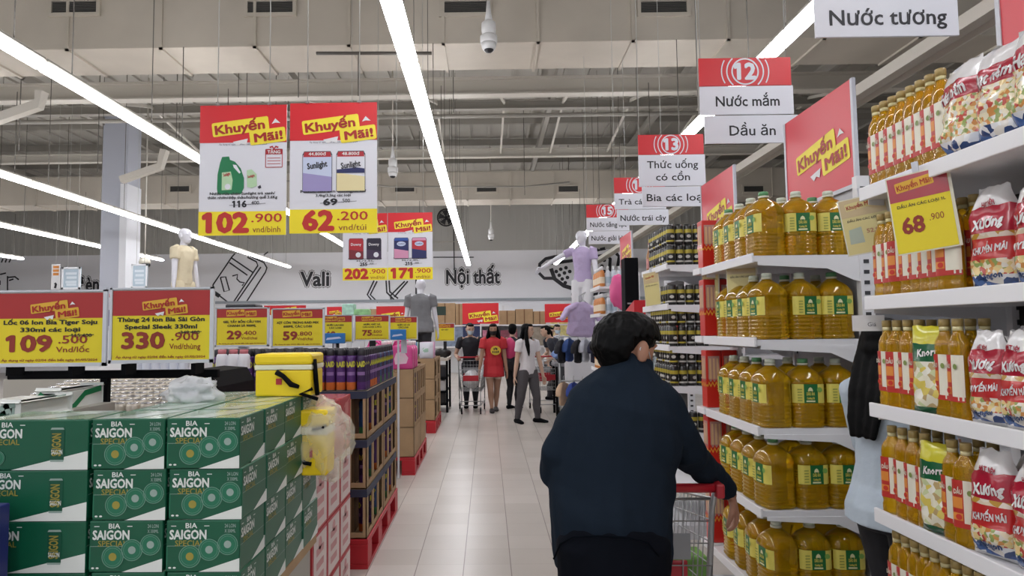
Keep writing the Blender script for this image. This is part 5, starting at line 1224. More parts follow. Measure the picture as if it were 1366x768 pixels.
def wall_card(label, x0, x1, y0, y1, Y):
    a = at(x0, y1, Y); e = at(x1, y0, Y); W = e.x - a.x; H = e.z - a.z; t = thing('promo_card', label, 'promo card', ((a.x + e.x) / 2, Y, (a.z + e.z) / 2), 0, 'red promo cards on the far shelves')
    b = MB(); b.box(-W / 2, W / 2, 0, .01, -H / 2, H / 2, RED); b.build('card_panel', t)
    b = MB(); b.box(-.02, .02, .01, .03, -(a.z + e.z) / 2, 0, SHELFW); b.build('card_post', t); b = MB(); promo_logo(b, (0, -.002, 0), W * .95, eps=.003); b.build('promo_logo', t)
    return t
wall_card('red promo card over the far shelf beyond the woman in red', 617, 665, 404, 432, 22.5); wall_card('red promo card over the far shelf behind the clothes rack', 727, 762, 405, 430, 22.5); wall_card('red promo card beyond the pink jugs, beside the grey T-shirt', 502, 542, 408, 430, 16); wall_card('red promo card low on the far shelf beside the pale pillar', 436, 456, 409, 422, 16); wall_card('red promo card behind the price signs 29 and 59.800', 352, 408, 407, 420, 9)
for (xa, xb, ya_, yb, Y, col, lb_) in ((617, 641, 430, 441, 20, '26345c', 'dark blue pack below the far red promo card'), (456, 472, 405, 420, 15, 'a9d3c2', 'pale green box beyond the price signs'), (472, 492, 412, 420, 15, '8fc48a', 'green pack beside the pale green box'), (644, 664, 440, 470, 21, 'b9748c', 'dull pink goods on the lower far shelf'), (595, 618, 436, 460, 21.5, '7d8ba0', 'blue grey goods on the lower far shelf'), (735, 765, 425, 445, 21.5, 'd8cf8a', 'yellowish goods under the far promo card'), (300, 340, 405, 412, 8, '22242a', 'black cap-like item behind price sign 29'), (668, 690, 440, 470, 21.3, '8a4858', 'dark pink goods behind the shoppers'), (700, 728, 436, 460, 21.5, '8f8578', 'dull brown goods behind the shoppers')):
    if Y > 18: Y = 23.52
    a = at(xa, yb, Y); e = at(xb, ya_, Y)
    if Y > 18: a.z = zs + .0 if a.z > zs - .2 else zs - .75
    b = MB(); b.box(a.x, e.x, Y, Y + .3, a.z, (max(e.z, a.z + .25) if Y > 18 else e.z), mat('goods_' + col, col, .5, var=.25, vscale=9), .02); go = b.build('goods_pack'); tag(go, lb_, 'pack')
    if Y < 18: b = MB(); b.box((a.x + e.x) / 2 - .05, (a.x + e.x) / 2 + .05, Y + .1, Y + .2, 0, a.z, SHELFU); b.build('display_post', go)
# clutter of low product stands on the far side, beyond the price signs
b = MB()
# ================================================================ PEOPLE
SKIN = mat('skin', 'c3a08b', .55); SKIND = mat('skin_tan', 'a27c66', .55); LIPS = mat('lips', '9b5a52', .5); EYE = mat('eye_dark', '241a16', .35); HAIR = mat('hair_black', '050506', .55, bump=.1, bscale=70, spec=.12, stretch=(1, 1, .15))
def ring_path(path, n=14, flat=False):
    """closed loft. path: (centre, rx, ry[, side vector])"""
    pts = [V(p[0]) for p in path]; rings = []
    prev = None
    for k, p in enumerate(path):
        t = (pts[min(k + 1, len(pts) - 1)] - pts[max(k - 1, 0)])
        t = t.normalized() if t.length > 1e-9 else V((0, 0, 1))
        side = V(p[3]) if len(p) > 3 else (prev if prev is not None else (V((1, 0, 0)) if abs(t.x) < .8 else V((0, 1, 0))))
        s = side - t * side.dot(t)
        s = s.normalized() if s.length > 1e-6 else t.orthogonal().normalized()
        prev = s; f = t.cross(s)
        rings.append([pts[k] + s * (p[1] * math.cos(2 * PI * i / n)) + f * (p[2] * math.sin(2 * PI * i / n)) for i in range(n)])
    # rounded ends
    def cap(r, c, d):
        return [c + (q - c) * .6 + d for q in r], [c + (q - c) * .12 + d * 1.3 for q in r]
    c0, c1 = pts[0], pts[-1]; d0 = (pts[0] - pts[1]).normalized() * min(path[0][1], path[0][2]) * .6; d1 = (pts[-1] - pts[-2]).normalized() * min(path[-1][1], path[-1][2]) * .6
    if flat: d0, d1 = d0 * .12, d1 * .12
    a, b_ = cap(rings[0], c0, d0); e, f_ = cap(rings[-1], c1, d1)
    return [b_, a] + rings + [e, f_]
def remesh(name, lofts, m, voxel, smooth=3, parent=None, disp=0.0, dscale=.12, n=14, sf=.5, flat=False):
    b = MB()
    for L in lofts: b.rings(L if isinstance(L[0], list) else ring_path(L, n, flat), m)
    o = b.build(name + '_src')
    r = o.modifiers.new('r', 'REMESH'); r.mode = 'VOXEL'; r.voxel_size = voxel; r.use_smooth_shade = True
    if smooth: s = o.modifiers.new('s', 'SMOOTH'); s.factor = sf; s.iterations = smooth
    if disp:
        tx = bpy.data.textures.new(name, 'CLOUDS'); tx.noise_scale = dscale; tx.noise_depth = 2
        d = o.modifiers.new('d', 'DISPLACE'); d.texture = tx; d.strength = disp; d.mid_level = .5
    dg = bpy.context.evaluated_depsgraph_get(); dg.update()
    me = bpy.data.meshes.new_from_object(o.evaluated_get(dg)); bpy.data.objects.remove(o)
    me.name = name
    if not me.materials: me.materials.append(m)
    for p in me.polygons: p.use_smooth = True
    q = bpy.data.objects.new(name, me); C.objects.link(q)
    if parent is not None: q.parent = parent
    return q
def ell(c, rx, ry, rz, R=None, n=14):
    c = V(c); rings = []
    for k in range(1, 10):
        a = PI * k / 10; ring = []
        for i in range(n):
            p = V((rx * math.sin(a) * math.cos(2 * PI * i / n), ry * math.sin(a) * math.sin(2 * PI * i / n), -rz * math.cos(a)))
            ring.append(c + (R @ p if R is not None else p))
        rings.append(ring)
    return rings
def hand_lofts(w, d, nrm, h, thumb, curl=.5, spread=.0):
    """w wrist, d finger direction, nrm palm normal (curl goes that way), thumb +1/-1 side along d x nrm"""
    d = V(d).normalized(); nrm = V(nrm); nrm = (nrm - d * nrm.dot(d)).normalized(); s = d.cross(nrm) * thumb
    L = []; k = h / 1.7
    L.append([(w - d * .01 * k, .024 * k, .019 * k, s), (w + d * .03 * k, .034 * k, .016 * k, s), (w + d * .065 * k, .041 * k, .014 * k, s), (w + d * .09 * k, .039 * k, .012 * k, s)])
    for i, (ln_, off) in enumerate(((.072, .030), (.080, .010), (.074, -.010), (.058, -.029))):
        p = w + d * .085 * k + s * off * k; a = 0; pts = [(p, .0092 * k, .0092 * k, s)]
        for seg in range(3):
            a += curl * (.6 if seg == 0 else .75); dd = d * math.cos(a) + nrm * math.sin(a); p = p + dd * ln_ * k * (.42, .32, .26)[seg]; pts.append((p, (.009, .0085, .007)[seg] * k, (.009, .0085, .007)[seg] * k, s))
        L.append(pts)
    p = w + d * .025 * k + s * .026 * k; t1 = (d * .6 + s * .75 + nrm * .3).normalized(); p1 = p + t1 * .04 * k; p2 = p1 + (d * .85 + s * .2 + nrm * (.3 + curl * .4)).normalized() * .034 * k; p3 = p2 + (d * .9 + nrm * (.2 + curl * .5)).normalized() * .024 * k
    L.append([(p, .013 * k, .012 * k, nrm), (p1, .0115 * k, .011 * k, nrm), (p2, .010 * k, .0095 * k, nrm), (p3, .0075 * k, .007 * k, nrm)])
    return L
HEADR = ((-.50, .13, .11, -.17), (-.42, .21, .22, -.12), (-.28, .28, .34, -.05), (-.08, .325, .41, 0), (.12, .35, .455, .02), (.28, .335, .43, .03), (.40, .26, .34, .04), (.48, .13, .18, .04))
def head_lofts(c, R, H):
    """face looks along local -Y"""
    def P(x, y, z): return c + R @ V((x * H, y * H, z * H))
    n = 18; rings = []
    for z, rx, ry, yo in HEADR: rings.append([P(rx * math.cos(2 * PI * i / n), yo + ry * math.sin(2 * PI * i / n), z) for i in range(n)])
    L = [rings]
    L.append([(P(0, -.36, .06), .03 * H, .03 * H), (P(0, -.43, -.04), .05 * H, .045 * H), (P(0, -.46, -.11), .062 * H, .05 * H), (P(0, -.40, -.16), .05 * H, .035 * H)])
    for s in (-1, 1): L.append(ell(P(s * .355, .06, -.03), .045 * H, .085 * H, .14 * H, R @ Matrix.Rotation(s * .35, 3, 'Z')))
    L.append([(P(-.10, -.36, -.285), .03 * H, .022 * H), (P(0, -.405, -.285), .04 * H, .03 * H), (P(.10, -.36, -.285), .03 * H, .022 * H)])
    L.append([(P(-.24, -.33, .10), .03 * H, .03 * H), (P(0, -.41, .11), .035 * H, .03 * H), (P(.24, -.33, .10), .03 * H, .03 * H)])
    return L, P
def face_marks(o, P, H, mats=(LIPS, EYE, HAIR)):
    me = o.data
    for m in mats: me.materials.append(m)
    b0 = len(me.materials) - 3
    spots = [(P(0, -.43, -.285), .11 * H, .035 * H, 0), (P(-.145, -.385, .025), .06 * H, .026 * H, 1), (P(.145, -.385, .025), .06 * H, .026 * H, 1), (P(-.15, -.40, .13), .09 * H, .02 * H, 2), (P(.15, -.40, .13), .09 * H, .02 * H, 2)]
    R = (P(1, 0, 0) - P(0, 0, 0)).normalized(); U = (P(0, 0, 1) - P(0, 0, 0)).normalized(); F = (P(0, -1, 0) - P(0, 0, 0)).normalized(); c = P(0, 0, 0)
    for p in me.polygons:
        q = p.center
        if (q - c).length > H * .75 or (q - c).dot(F) < .2 * H: continue
        for s, rx, rz, k in spots:
            if abs((q - s).dot(F)) < .1 * H and ((q - s).dot(R) / rx) ** 2 + ((q - s).dot(U) / rz) ** 2 < 1: p.material_index = b0 + k
def mask_mesh(P, H, m, name, parent, straps=True):
    b = MB(); vs = []; nu, nv = 12, 8
    for lay in (1.06, 1.10):
        for j in range(nv + 1):
            z = -.43 + (.36) * j / nv
            for i in range(nu + 1):
                a = math.radians(-90 - 62 + 124 * i / nu)
                k = 1.0; rr = None
                for q in range(len(HEADR) - 1):
                    if HEADR[q][0] <= z <= HEADR[q + 1][0]:
                        f = (z - HEADR[q][0]) / (HEADR[q + 1][0] - HEADR[q][0]); rr = [HEADR[q][e] * (1 - f) + HEADR[q + 1][e] * f for e in (1, 2, 3)]
                x = rr[0] * lay * math.cos(a); y = rr[2] + rr[1] * lay * math.sin(a) - .06 * math.exp(-((a + PI / 2) / .35) ** 2) - .03
                vs.append(P(x, y, z))
    st = (nu + 1) * (nv + 1); fs = []
    for l in range(2):
        for j in range(nv):
            for i in range(nu): a = l * st + j * (nu + 1) + i; q = (a, a + 1, a + nu + 2, a + nu + 1); fs.append(q if l else q[::-1])
    b.add(vs, fs, m, True)
    if straps:
        for s in (-1, 1):
            b.tube([P(s * .29, -.2, -.14), P(s * .36, -.05, .02), P(s * .39, .09, .1), P(s * .40, .15, .0), P(s * .37, .1, -.12), P(s * .345, 0, -.2), P(s * .27, -.16, -.36)], .0015, m, 5)
    return b.build(name, parent)
def person(name, label, cat, loc, rz, h, pose, look, group=None, voxel=.008):
    """standing figure, faces local -Y; +X is its own left"""
    t = thing(name, label, cat, loc, rz, group); g = pose.get
    sk = look.get('skin', SKIN); lean = V((*g('lean', (0, 0)), 0)) * h
    fw = look.get('w', 1.0); hz = .525
    def T(x, y, z):  # torso point with lean
        k = max(0, (z - hz) / (.82 - hz)); return V((x * h, y * h, z * h)) + lean * k
    yaw, pitch = g('head', (0, 0)); HH = .135 * h
    R = Matrix.Rotation(math.radians(yaw), 3, 'Z') @ Matrix.Rotation(math.radians(pitch), 3, 'X')
    hc = T(0, -.012, .935); 
    sh = {s: T(s * .105 * fw, .0, .815) for s in (1, -1)}
    el = {1: g('LE'), -1: g('RE')}; wr_ = {1: g('LH'), -1: g('RH')}
    for s in (1, -1):
        if wr_[s] is None: wr_[s] = V((s * .150 * fw, -.03, .485))
        else: wr_[s] = V(wr_[s])
        wr_[s] = wr_[s] * h
        if el[s] is None:
            mid = (sh[s] + wr_[s]) / 2; ln_ = (wr_[s] - sh[s]).length; need = max(0, (.33 * h / 2) ** 2 - (ln_ / 2) ** 2) ** .5; el[s] = mid + V((s * .35, .8, -.25)).normalized() * need
        else: el[s] = V(el[s]) * h
    ft = {1: V((*g('LF', (.055, 0)), 0)) * h, -1: V((*g('RF', (-.055, 0)), 0)) * h}
    hip = {s: V((s * .052 * h, 0, .50 * h)) for s in (1, -1)}
    an = {s: ft[s] + V((0, .0, .045 * h)) for s in (1, -1)}; kn = {}
    for s in (1, -1):
        mid = hip[s] * .46 + an[s] * .54; ln_ = (hip[s] - an[s]).length; need = max(0, (.462 * h / 2) ** 2 - (ln_ / 2) ** 2) ** .5; kn[s] = mid + V((0, -1, 0)) * need
    yawf = {1: g('LT', 0), -1: g('RT', 0)}
    def torso(k, z0=.48, z1=.83):
        rows = [(.47, .083, .058, .01), (.52, .088, .062, .008), (.57, .08, .058, .0), (.62, .073, .052, -.002), (.68, .078, .056, -.004), (.74, .088, .062, -.004), (.79, .094, .058, 0), (.82, .082, .046, .003), (.84, .045, .036, .004)]
        return [(T(0, y, z), rx * h * fw + k, ry * h * look.get('d', 1) + k, (1, 0, 0)) for z, rx, ry, y in rows if z0 <= z <= z1 + .03]
    def arm(s, k, upto=1.0):
        P3 = [(sh[s] + V((-s * .02 * h, 0, .0)), .032), (sh[s], .034), (sh[s] * .55 + el[s] * .45, .028), (el[s], .0235), (el[s] * .6 + wr_[s] * .4, .0225), (wr_[s], .0155)]
        out = [(p, r * h + k, r * h + k) for p, r in P3]
        n_ = 3 if upto < .5 else 4 if upto < .7 else 6
        if upto < .5: out = out[:2] + [(sh[s] * .45 + el[s] * .55, .029 * h + k * 1.3, .029 * h + k * 1.3)]
        elif upto < .7: out = out[:4]
        return out
    def leg(s, k, upto=1.0, flare=0):
        P3 = [(hip[s] + V((0, .004 * h, .03 * h)), .052), (hip[s], .054), (hip[s] * .5 + kn[s] * .5, .046), (kn[s], .034), (kn[s] * .6 + an[s] * .4 + V((0, .012 * h, 0)), .033), (kn[s] * .2 + an[s] * .8, .022), (an[s], .019)]
        out = [(p, r * h + k + flare * max(0, i - 3), r * h + k + flare * max(0, i - 3), (1, 0, 0)) for i, (p, r) in enumerate(P3)]
        return out[:3] if upto < .4 else out[:4] if upto < .6 else out
    def footl(s, k):
        a = math.radians(yawf[s]); f = V((math.sin(a), -math.cos(a), 0)); sd = V((math.cos(a), math.sin(a), 0)); b0 = ft[s]
        return [(b0 - f * .035 * h + V((0, 0, .022 * h)), .017 * h + k, .018 * h + k, sd), (b0 + V((0, 0, .026 * h)), .020 * h + k, .022 * h + k, sd), (b0 + f * .05 * h + V((0, 0, .018 * h)), .024 * h + k, .015 * h + k, sd), (b0 + f * .085 * h + V((0, 0, .013 * h)), .024 * h + k, .010 * h + k, sd), (b0 + f * .105 * h + V((0, 0, .011 * h)), .016 * h + k, .008 * h + k, sd)]
    HL, P = head_lofts(hc, R, HH)
    nk = [(T(0, .012, .80), .034 * h, .034 * h), (T(0, .008, .85), .030 * h, .030 * h), (hc + R @ V((0, .06 * HH, -.32 * HH)), .030 * h, .030 * h), (hc + R @ V((0, .06 * HH, -.1 * HH)), .030 * h, .030 * h)]
    lofts = [torso(0, .48, .79), nk] + HL
    for s in (1, -1):
        lofts += [arm(s, 0), leg(s, 0)[1:], footl(s, 0)]
        d = (wr_[s] - el[s]).normalized(); nrm = V(g('LN' if s > 0 else 'RN', (-s * .9, -.3, 0))); nrm = V(nrm)
        th = 1 if d.cross((nrm - d * nrm.dot(d))).dot(V(g('thumb', (0, -1, .2)))) > 0 else -1
        lofts += hand_lofts(wr_[s], d * .9 + V((0, 0, -.1)), nrm, h, th, g('curl', .35))
    body = remesh('body', lofts, sk, voxel, 2, t); 
    if not look.get('mannequin'): face_marks(body, P, HH)
    # clothing
    top = look.get('top')
    if top:
        k = look.get('topk', .012) * h / 1.7; L = [torso(k, look.get('tz', .52), .82)]
        if look.get('hem'):
            z0 = look['hem']; L[0] = [(T(0, .004, z0), .108 * h * fw + k * 1.3, .074 * h + k * 1.5, (1, 0, 0)), (T(0, .004, z0 + .04), .104 * h * fw + k * 1.3, .072 * h + k * 1.5, (1, 0, 0))] + [(r[0], max(r[1], (.116 if r[0].z < .58 * h else .096) * h * fw), max(r[2], .070 * h)) + tuple(r[3:]) if r[0].z < .76 * h else r for r in L[0] if r[0].z > (z0 + .06) * h]
        L.append([(T(0, .006, .79), .075 * h, .045 * h + k), (T(0, .010, .825), .052 * h + k * .5, .042 * h + k), (T(0, .010, .85), .036 * h + k * .5, .035 * h + k * .6)])
        for s in (1, -1): L.append(arm(s, k, look.get('sleeve', .45)))
        remesh('shirt', L, top, voxel * 1.1, 3, t, disp=.012 * h / 1.7, dscale=.09, flat=True)
    bot = look.get('bottom')
    if bot:
        k = look.get('botk', .010) * h / 1.7; up = look.get('leg', 1.0); L = [[(T(0, .008, z), rx * h * fw + k, ry * h + k, (1, 0, 0)) for z, rx, ry in ((.46, .085, .06), (.52, .086, .062), (.565, .076, .057))]]
        for s in (1, -1): L.append(leg(s, k, up, look.get('flare', 0) * h))
        remesh('trousers' if up > .6 else 'shorts', L, bot, voxel * 1.1, 3, t, disp=.010 * h / 1.7, dscale=.08, flat=True)
    if look.get('shoe'):
        for s in (1, -1): remesh('shoe', [footl(s, .006 * h)], look['shoe'], voxel, 2, t)
    hr = look.get('hair')
    if hr:
        hm = look.get('hairm', HAIR); L = [ell(P(0, .14, .15), .39 * HH, .41 * HH, .40 * HH, R), ell(P(0, .24, -.05), .36 * HH, .28 * HH, .40 * HH, R), ell(P(0, -.16, .36), .30 * HH, .25 * HH, .15 * HH, R)]
        if hr == 'long':
            hw = look.get('hairw', 1.0)
            for sx in (-.22, -.08, .08, .22): L.append([(P(sx, .30, .1), .15 * HH, .14 * HH), (P(sx * 1.25, .38, -.4), .17 * HH * hw, .13 * HH * hw), (P(sx * 1.35, .42, -.9), .17 * HH * hw, .11 * HH * hw), (P(sx * 1.25, .42, -1.5), .13 * HH * hw, .09 * HH * hw), (P(sx, .40, -1.85), .07 * HH, .05 * HH)])
            for sx in (-1, 1): L.append([(P(sx * .30, -.06, .25), .10 * HH, .13 * HH), (P(sx * .40, .0, -.1), .11 * HH, .15 * HH), (P(sx * .46, -.02, -.6), .17 * HH * hw * hw, .15 * HH * hw), (P(sx * .52, -.12, -1.1), .19 * HH * hw * hw, .13 * HH * hw), (P(sx * .5, -.2, -1.6), .12 * HH, .09 * HH), (P(sx * .45, -.2, -1.9), .04 * HH, .04 * HH)])
        elif hr == 'bun': L.append(ell(P(0, .5, .22), .17 * HH, .17 * HH, .17 * HH, R))
        elif hr == 'tail': L.append([(P(0, .42, .1), .1 * HH, .1 * HH), (P(0, .56, -.2), .13 * HH, .1 * HH), (P(0, .55, -.9), .1 * HH, .08 * HH), (P(0, .5, -1.3), .04 * HH, .04 * HH)])
        remesh('hair', L, hm, voxel, 2, t, disp=.006 * HH / .22, dscale=.05)
    if look.get('mask'): mask_mesh(P, HH, look['mask'], 'face_mask', t)
    return t, P, HH, T

MASKB = mat('mask_blue', 'bcd0dc', .6); MASKK = mat('mask_black', '17171a', .6)
# --- woman in the red shirt
p = at(659, 548, 12.5); X_ = p.x
REDT = mat('shirt_red', 'b3202a', .7); CREAMC = mat('shorts_cream', 'cbb9a8', .7)
t, P, HH, T = person('person', 'woman in long red T-shirt with yellow emblem, black mask, pale shorts', 'person', (X_, 12.5, 0), .06, 1.62, dict(RH=(-.165, -.06, .47), LH=(.150, -.02, .46), LF=(.03, .10), RF=(-.03, -.07), head=(-4, 6)), dict(top=REDT, hem=.40, topk=.028, sleeve=.45, bottom=CREAMC, leg=.3, botk=.004, shoe=mat('shoe_dark', '2a2628', .5), hair='long', mask=MASKK, skin=SKIND))
b = MB(); o = T(.02, -.088, .70); b.poly(circ(.085, 22, .095), mat('emblem_yellow', 'd8b53a', .6), o + V((0, -.014, 0)))
for dx, dz in ((-.03, .0), (-.002, .01), (.02, .0), (-.05, -.055), (-.015, -.055), (.02, -.055), (.05, -.05)): b.poly([(dx - .008, dz + .005), (dx + .012, dz + .005), (dx + .012, dz + .045), (dx - .008, dz + .045)], INK, o + V((0, -.0165, 0)))
pass; b.build('shirt_emblem', t)
# --- man pushing the far cart
p = at(628, 500, 13.2)
person('person', 'masked person in black T-shirt pushing the far shopping cart', 'person', (p.x, 13.2, 0), .0, 1.64, dict(LH=(.11, -.22, .60), RH=(-.15, -.20, .60), RE=(-.18, -.0, .63), LE=(.17, 0, .63), head=(15, 12), lean=(.0, -.06), curl=.9), dict(top=mat('shirt_black', '1b1c25', .7), sleeve=.45, bottom=mat('trouser_dark', '25252c', .7), shoe=BLK, hair='short', mask=MASKB, w=1.1))
# --- girl in white T-shirt walking
p = at(705, 563, 10.95)
person('person', 'long-haired girl in white T-shirt and grey trousers turning her head', 'person', (p.x, 10.95, 0), .55, 1.60, dict(LF=(.10, -.02), RF=(-.10, .055), head=(38, 0), LT=35, RT=-5, LH=(.15, -.06, .47), RH=(-.14, .03, .47)), dict(top=mat('shirt_white', 'd6d3d6', .7), topk=.017, tz=.46, sleeve=.4, bottom=mat('trouser_grey', '4a474b', .75), botk=.012, flare=.0015, shoe=BLK, hair='long', w=.92))
# --- person behind her
p = at(684, 500, 12.9)
t, P, HH, T = person('person', 'person in black carrying a pink backpack behind the girl in white', 'person', (p.x, 12.9, 0), 2.6, 1.62, dict(head=(20, 0)), dict(top=mat('shirt_black', '1b1c25', .7), sleeve=1, bottom=mat('trouser_black', '18181e', .7), shoe=BLK, hair='short'))
p = at(680, 464, 12.75); o = blob('backpack', (p.x, 12.65, p.z), .13, .10, .2, mat('pack_pink', 'c83a6e', .6), .12, 2, 1, 0, 3); tag(o, 'bright pink backpack on the person behind the girl in white', 'backpack')
# --- cluster behind the clothes rack
p = at(752, 500, 13.6)
person('person', 'person in dark top with black hair bending over the clothes rack', 'person', (p.x, 13.6, 0), -1.0, 1.58, dict(head=(-30, 10), lean=(-.10, -.12), LH=(.05, -.25, .58), RH=(-.2, -.2, .58)), dict(top=mat('shirt_navy', '1c1f2c', .7), sleeve=.45, bottom=mat('trouser_dark', '25252c', .7), shoe=BLK, hair='tail'))
p = at(733, 500, 14.6)
person('person', 'person in white top behind the one in dark top', 'person', (p.x, 14.6, 0), 1.2, 1.56, dict(head=(0, 8)), dict(top=mat('shirt_white', 'd6d3d6', .7), sleeve=.5, bottom=mat('trouser_dark', '25252c', .7), shoe=BLK, hair='bun'))
p = at(744, 500, 15.8)
person('person', 'distant masked person with dark hair among the shoppers', 'person', (p.x, 15.8, 0), .2, 1.62, dict(head=(0, 5)), dict(top=mat('shirt_pale', 'b9bcc8', .7), sleeve=.5, bottom=mat('trouser_dark', '25252c', .7), shoe=BLK, hair='short', mask=MASKB))

# --- woman in pale blue beside the near rack
p = at(1163, 560, 2.68)
PALEB = mat('shirt_pale_blue', 'b9c6d2', .75, bump=.15, bscale=25)
t, P, HH, T = person('person', 'long-haired woman in loose pale blue T-shirt, half hidden by the near oil rack', 'person', (p.x + .085, 2.72, 0), 1.75, 1.52, dict(RH=(-.13, -.24, .655), RE=(-.135, -.05, .645), LH=(.13, -.24, .65), LE=(.14, -.05, .645), head=(10, 12), curl=.6), dict(top=PALEB, hem=.475, topk=.024, sleeve=.62, bottom=mat('trouser_navy', '17181f', .75), botk=.006, shoe=BLK, hair='long', hairw=.72, skin=SKIND), voxel=.007)

# ================================================================ MAN WITH THE CART (seen from behind)
JACK = mat('shirt_dark_navy', '1a232e', .92, bump=.4, bscale=14, stretch=(1, 1, .5), spec=.08); DTR = mat('trouser_darknavy', '0a0d15', .9, spec=.1)
MY = 2.30
t = thing('person', 'man in loose dark navy shirt seen from behind, pushing the red-handled cart', 'person', (0, 0, 0))
def A(px, py, dy=0.0): return at(px, py, MY + dy)
head_c = A(838, 466, .06); HH = .232
Rm = Matrix.Rotation(PI - math.radians(58), 3, 'Z') @ Matrix.Rotation(math.radians(8), 3, 'X')
HLm, Pm_ = head_lofts(head_c, Rm, HH)
shL = A(792, 540, .02); shR = A(880, 542, .02); elL = A(746, 620, .0); elR = A(921, 612, .09); wrL = A(770, 655, .30); wrR = A(975, 660, .31)
hipc = V((A(812, 760).x, MY - .10, .84)); neckb = A(836, 505, .03)
tors = [(V((hipc.x, MY - .03, .80)), .14, .09, (1, 0, 0)), (V((hipc.x, MY - .03, .93)), .13, .085, (1, 0, 0)), (V((hipc.x + .01, MY - .02, 1.06)), .13, .085, (1, 0, 0)), (V((.46, MY, 1.19)), .145, .09, (1, 0, 0)), (V((.475, MY + .01, 1.28)), .165, .09, (1, 0, 0)), (V((.48, MY + .02, 1.325)), .10, .07, (1, 0, 0))]
lofts = [tors, [(V((.48, MY + .02, 1.28)), .06, .06), (V((.485, MY + .03, 1.36)), .056, .056), (head_c + V((0, 0, -.06)), .055, .055)]] + HLm
for sh_, el_, wr2, sd in ((shL, elL, wrL, -1), (shR, elR, wrR, 1)):
    lofts.append([(sh_ + V((-sd * .03, 0, 0)), .042, .042), (sh_, .042, .042), (sh_ * .5 + el_ * .5, .042, .042), (el_, .033, .033), (el_ * .6 + wr2 * .4, .03, .03), (wr2, .024, .024)])
legs = []
for sd in (-1, 1):
    hp = V((hipc.x + sd * .085, hipc.y, .80)); kn_ = V((hipc.x + sd * .1, hipc.y + .06, .45)); an_ = V((hipc.x + sd * .11, hipc.y - .05 + sd * .1, .075))
    legs.append((hp, kn_, an_)); lofts.append([(hp, .085, .085), (hp * .5 + kn_ * .5, .075, .075), (kn_, .056, .056), (kn_ * .6 + an_ * .4, .052, .052), (an_, .032, .032)])
    lofts.append([(an_ + V((0, -.05, -.04)), .03, .03), (an_ + V((0, .04, -.04)), .036, .03), (an_ + V((0, .15, -.055)), .036, .018)])
lofts += hand_lofts(wrL, V((.3, .9, -.1)), V((.1, -.3, -1)), 1.65, 1, .8)
lofts += hand_lofts(wrR, V((.3, .25, -.9)), V((-.75, .3, -.2)), 1.65, -1, .6)
for sx in (-1, 1): lofts.append(ell(Pm_(sx * .385, .08, -.03), .05 * HH, .10 * HH, .17 * HH, Rm @ Matrix.Rotation(sx * .45, 3, 'Z')))
body = remesh('body', lofts, mat('skin_brown', 'a37660', .5), .0055, 2, t); face_marks(body, Pm_, HH)
# loose shirt
def jr(px0, px1, py, ry, dy=0.0, e=0): a = A(px0, py, dy); c = A(px1, py, dy); return ((a + c) / 2, (c.x - a.x) / 2, ry, (1, 0, 0))
JL = [[jr(742, 890, 758, .165, -.04), jr(736, 895, 735, .17, -.035), jr(733, 897, 690, .168, -.03), jr(733, 899, 640, .16, -.01), jr(742, 908, 590, .155, .0), jr(760, 908, 548, .145, .01), jr(778, 896, 520, .115, .02), jr(798, 878, 499, .08, .03), jr(812, 862, 487, .068, .04)]]
JL.append([(A(800, 522, .02), .055, .075), (A(782, 538, .02), .062, .078), (A(763, 572, .01), .066, .076), (A(747, 606, -.005), .066, .07), (A(742, 630, .04), .06, .064), (A(750, 642, .13), .052, .052)])
JL.append([(A(872, 522, .02), .055, .075), (A(886, 537, .02), .06, .078), (A(903, 572, .02), .064, .074), (A(918, 600, .06), .062, .068), (A(931, 618, .14), .055, .055), (A(952, 634, .23), .046, .046), (A(971, 654, .30), .040, .040)])
JL.append([(A(812, 489, .05), .03, .05), (A(838, 484, .03), .07, .06, (1, 0, 0)), (A(864, 490, .05), .03, .05)])
jk = remesh('shirt', JL, JACK, .008, 4, t, disp=.022, dscale=.16, n=20, flat=True)
# creases on the shirt
for v in jk.data.vertices:
    c = v.co; f = .010 * math.sin(c.z * 26 + 12 * c.x + 5 * noise.noise(c * 5)) * max(0, noise.noise(V((c.x * 4, c.y * 3, c.z * 5))) + .2) + .005 * noise.noise(V((c.x * 26, c.y * 16, c.z * 7))) + .007 * math.sin(c.x * 34 + 3 * noise.noise(c * 4)) * max(0, min(1, (1.25 - c.z) * 3)) * (noise.noise(V((c.x * 6, 1, c.z * 2))) + .4)
    v.co = c + v.normal * f
# curved back hem seam with lining
b = MB(); pts = [A(x, y, -.235) for x, y in ((744, 764), (752, 738), (768, 724), (800, 718), (840, 719), (868, 728), (884, 748))]
b.tube([V((q.x, MY - .04 - .168 * math.sqrt(max(0.05, 1 - ((q.x - A(813, 740).x) / (A(897, 740).x - A(813, 740).x)) ** 2)) - .012, q.z)) for q in pts], .003, mat('seam_dark', '070b12', .9, spec=.05), 6); b.build('shirt_hem', t)
b = MB(); remesh('trousers', [[(V((hipc.x, hipc.y, .74)), .165, .12, (1, 0, 0)), (V((hipc.x, hipc.y, .86)), .155, .11, (1, 0, 0))]] + [[(hp + V((0, 0, .02)), .1, .1), (hp * .5 + kn_ * .5, .088, .088), (kn_, .07, .07), (kn_ * .5 + an_ * .5, .066, .066), (an_ + V((0, 0, .02)), .058, .058)] for hp, kn_, an_ in legs], DTR, .009, 3, t, disp=.015, dscale=.1)
for hp, kn_, an_ in legs: remesh('shoe', [[(an_ + V((0, -.06, -.035)), .04, .036), (an_ + V((0, .04, -.04)), .045, .036), (an_ + V((0, .17, -.05)), .042, .022)]], BLK, .007, 2, t)
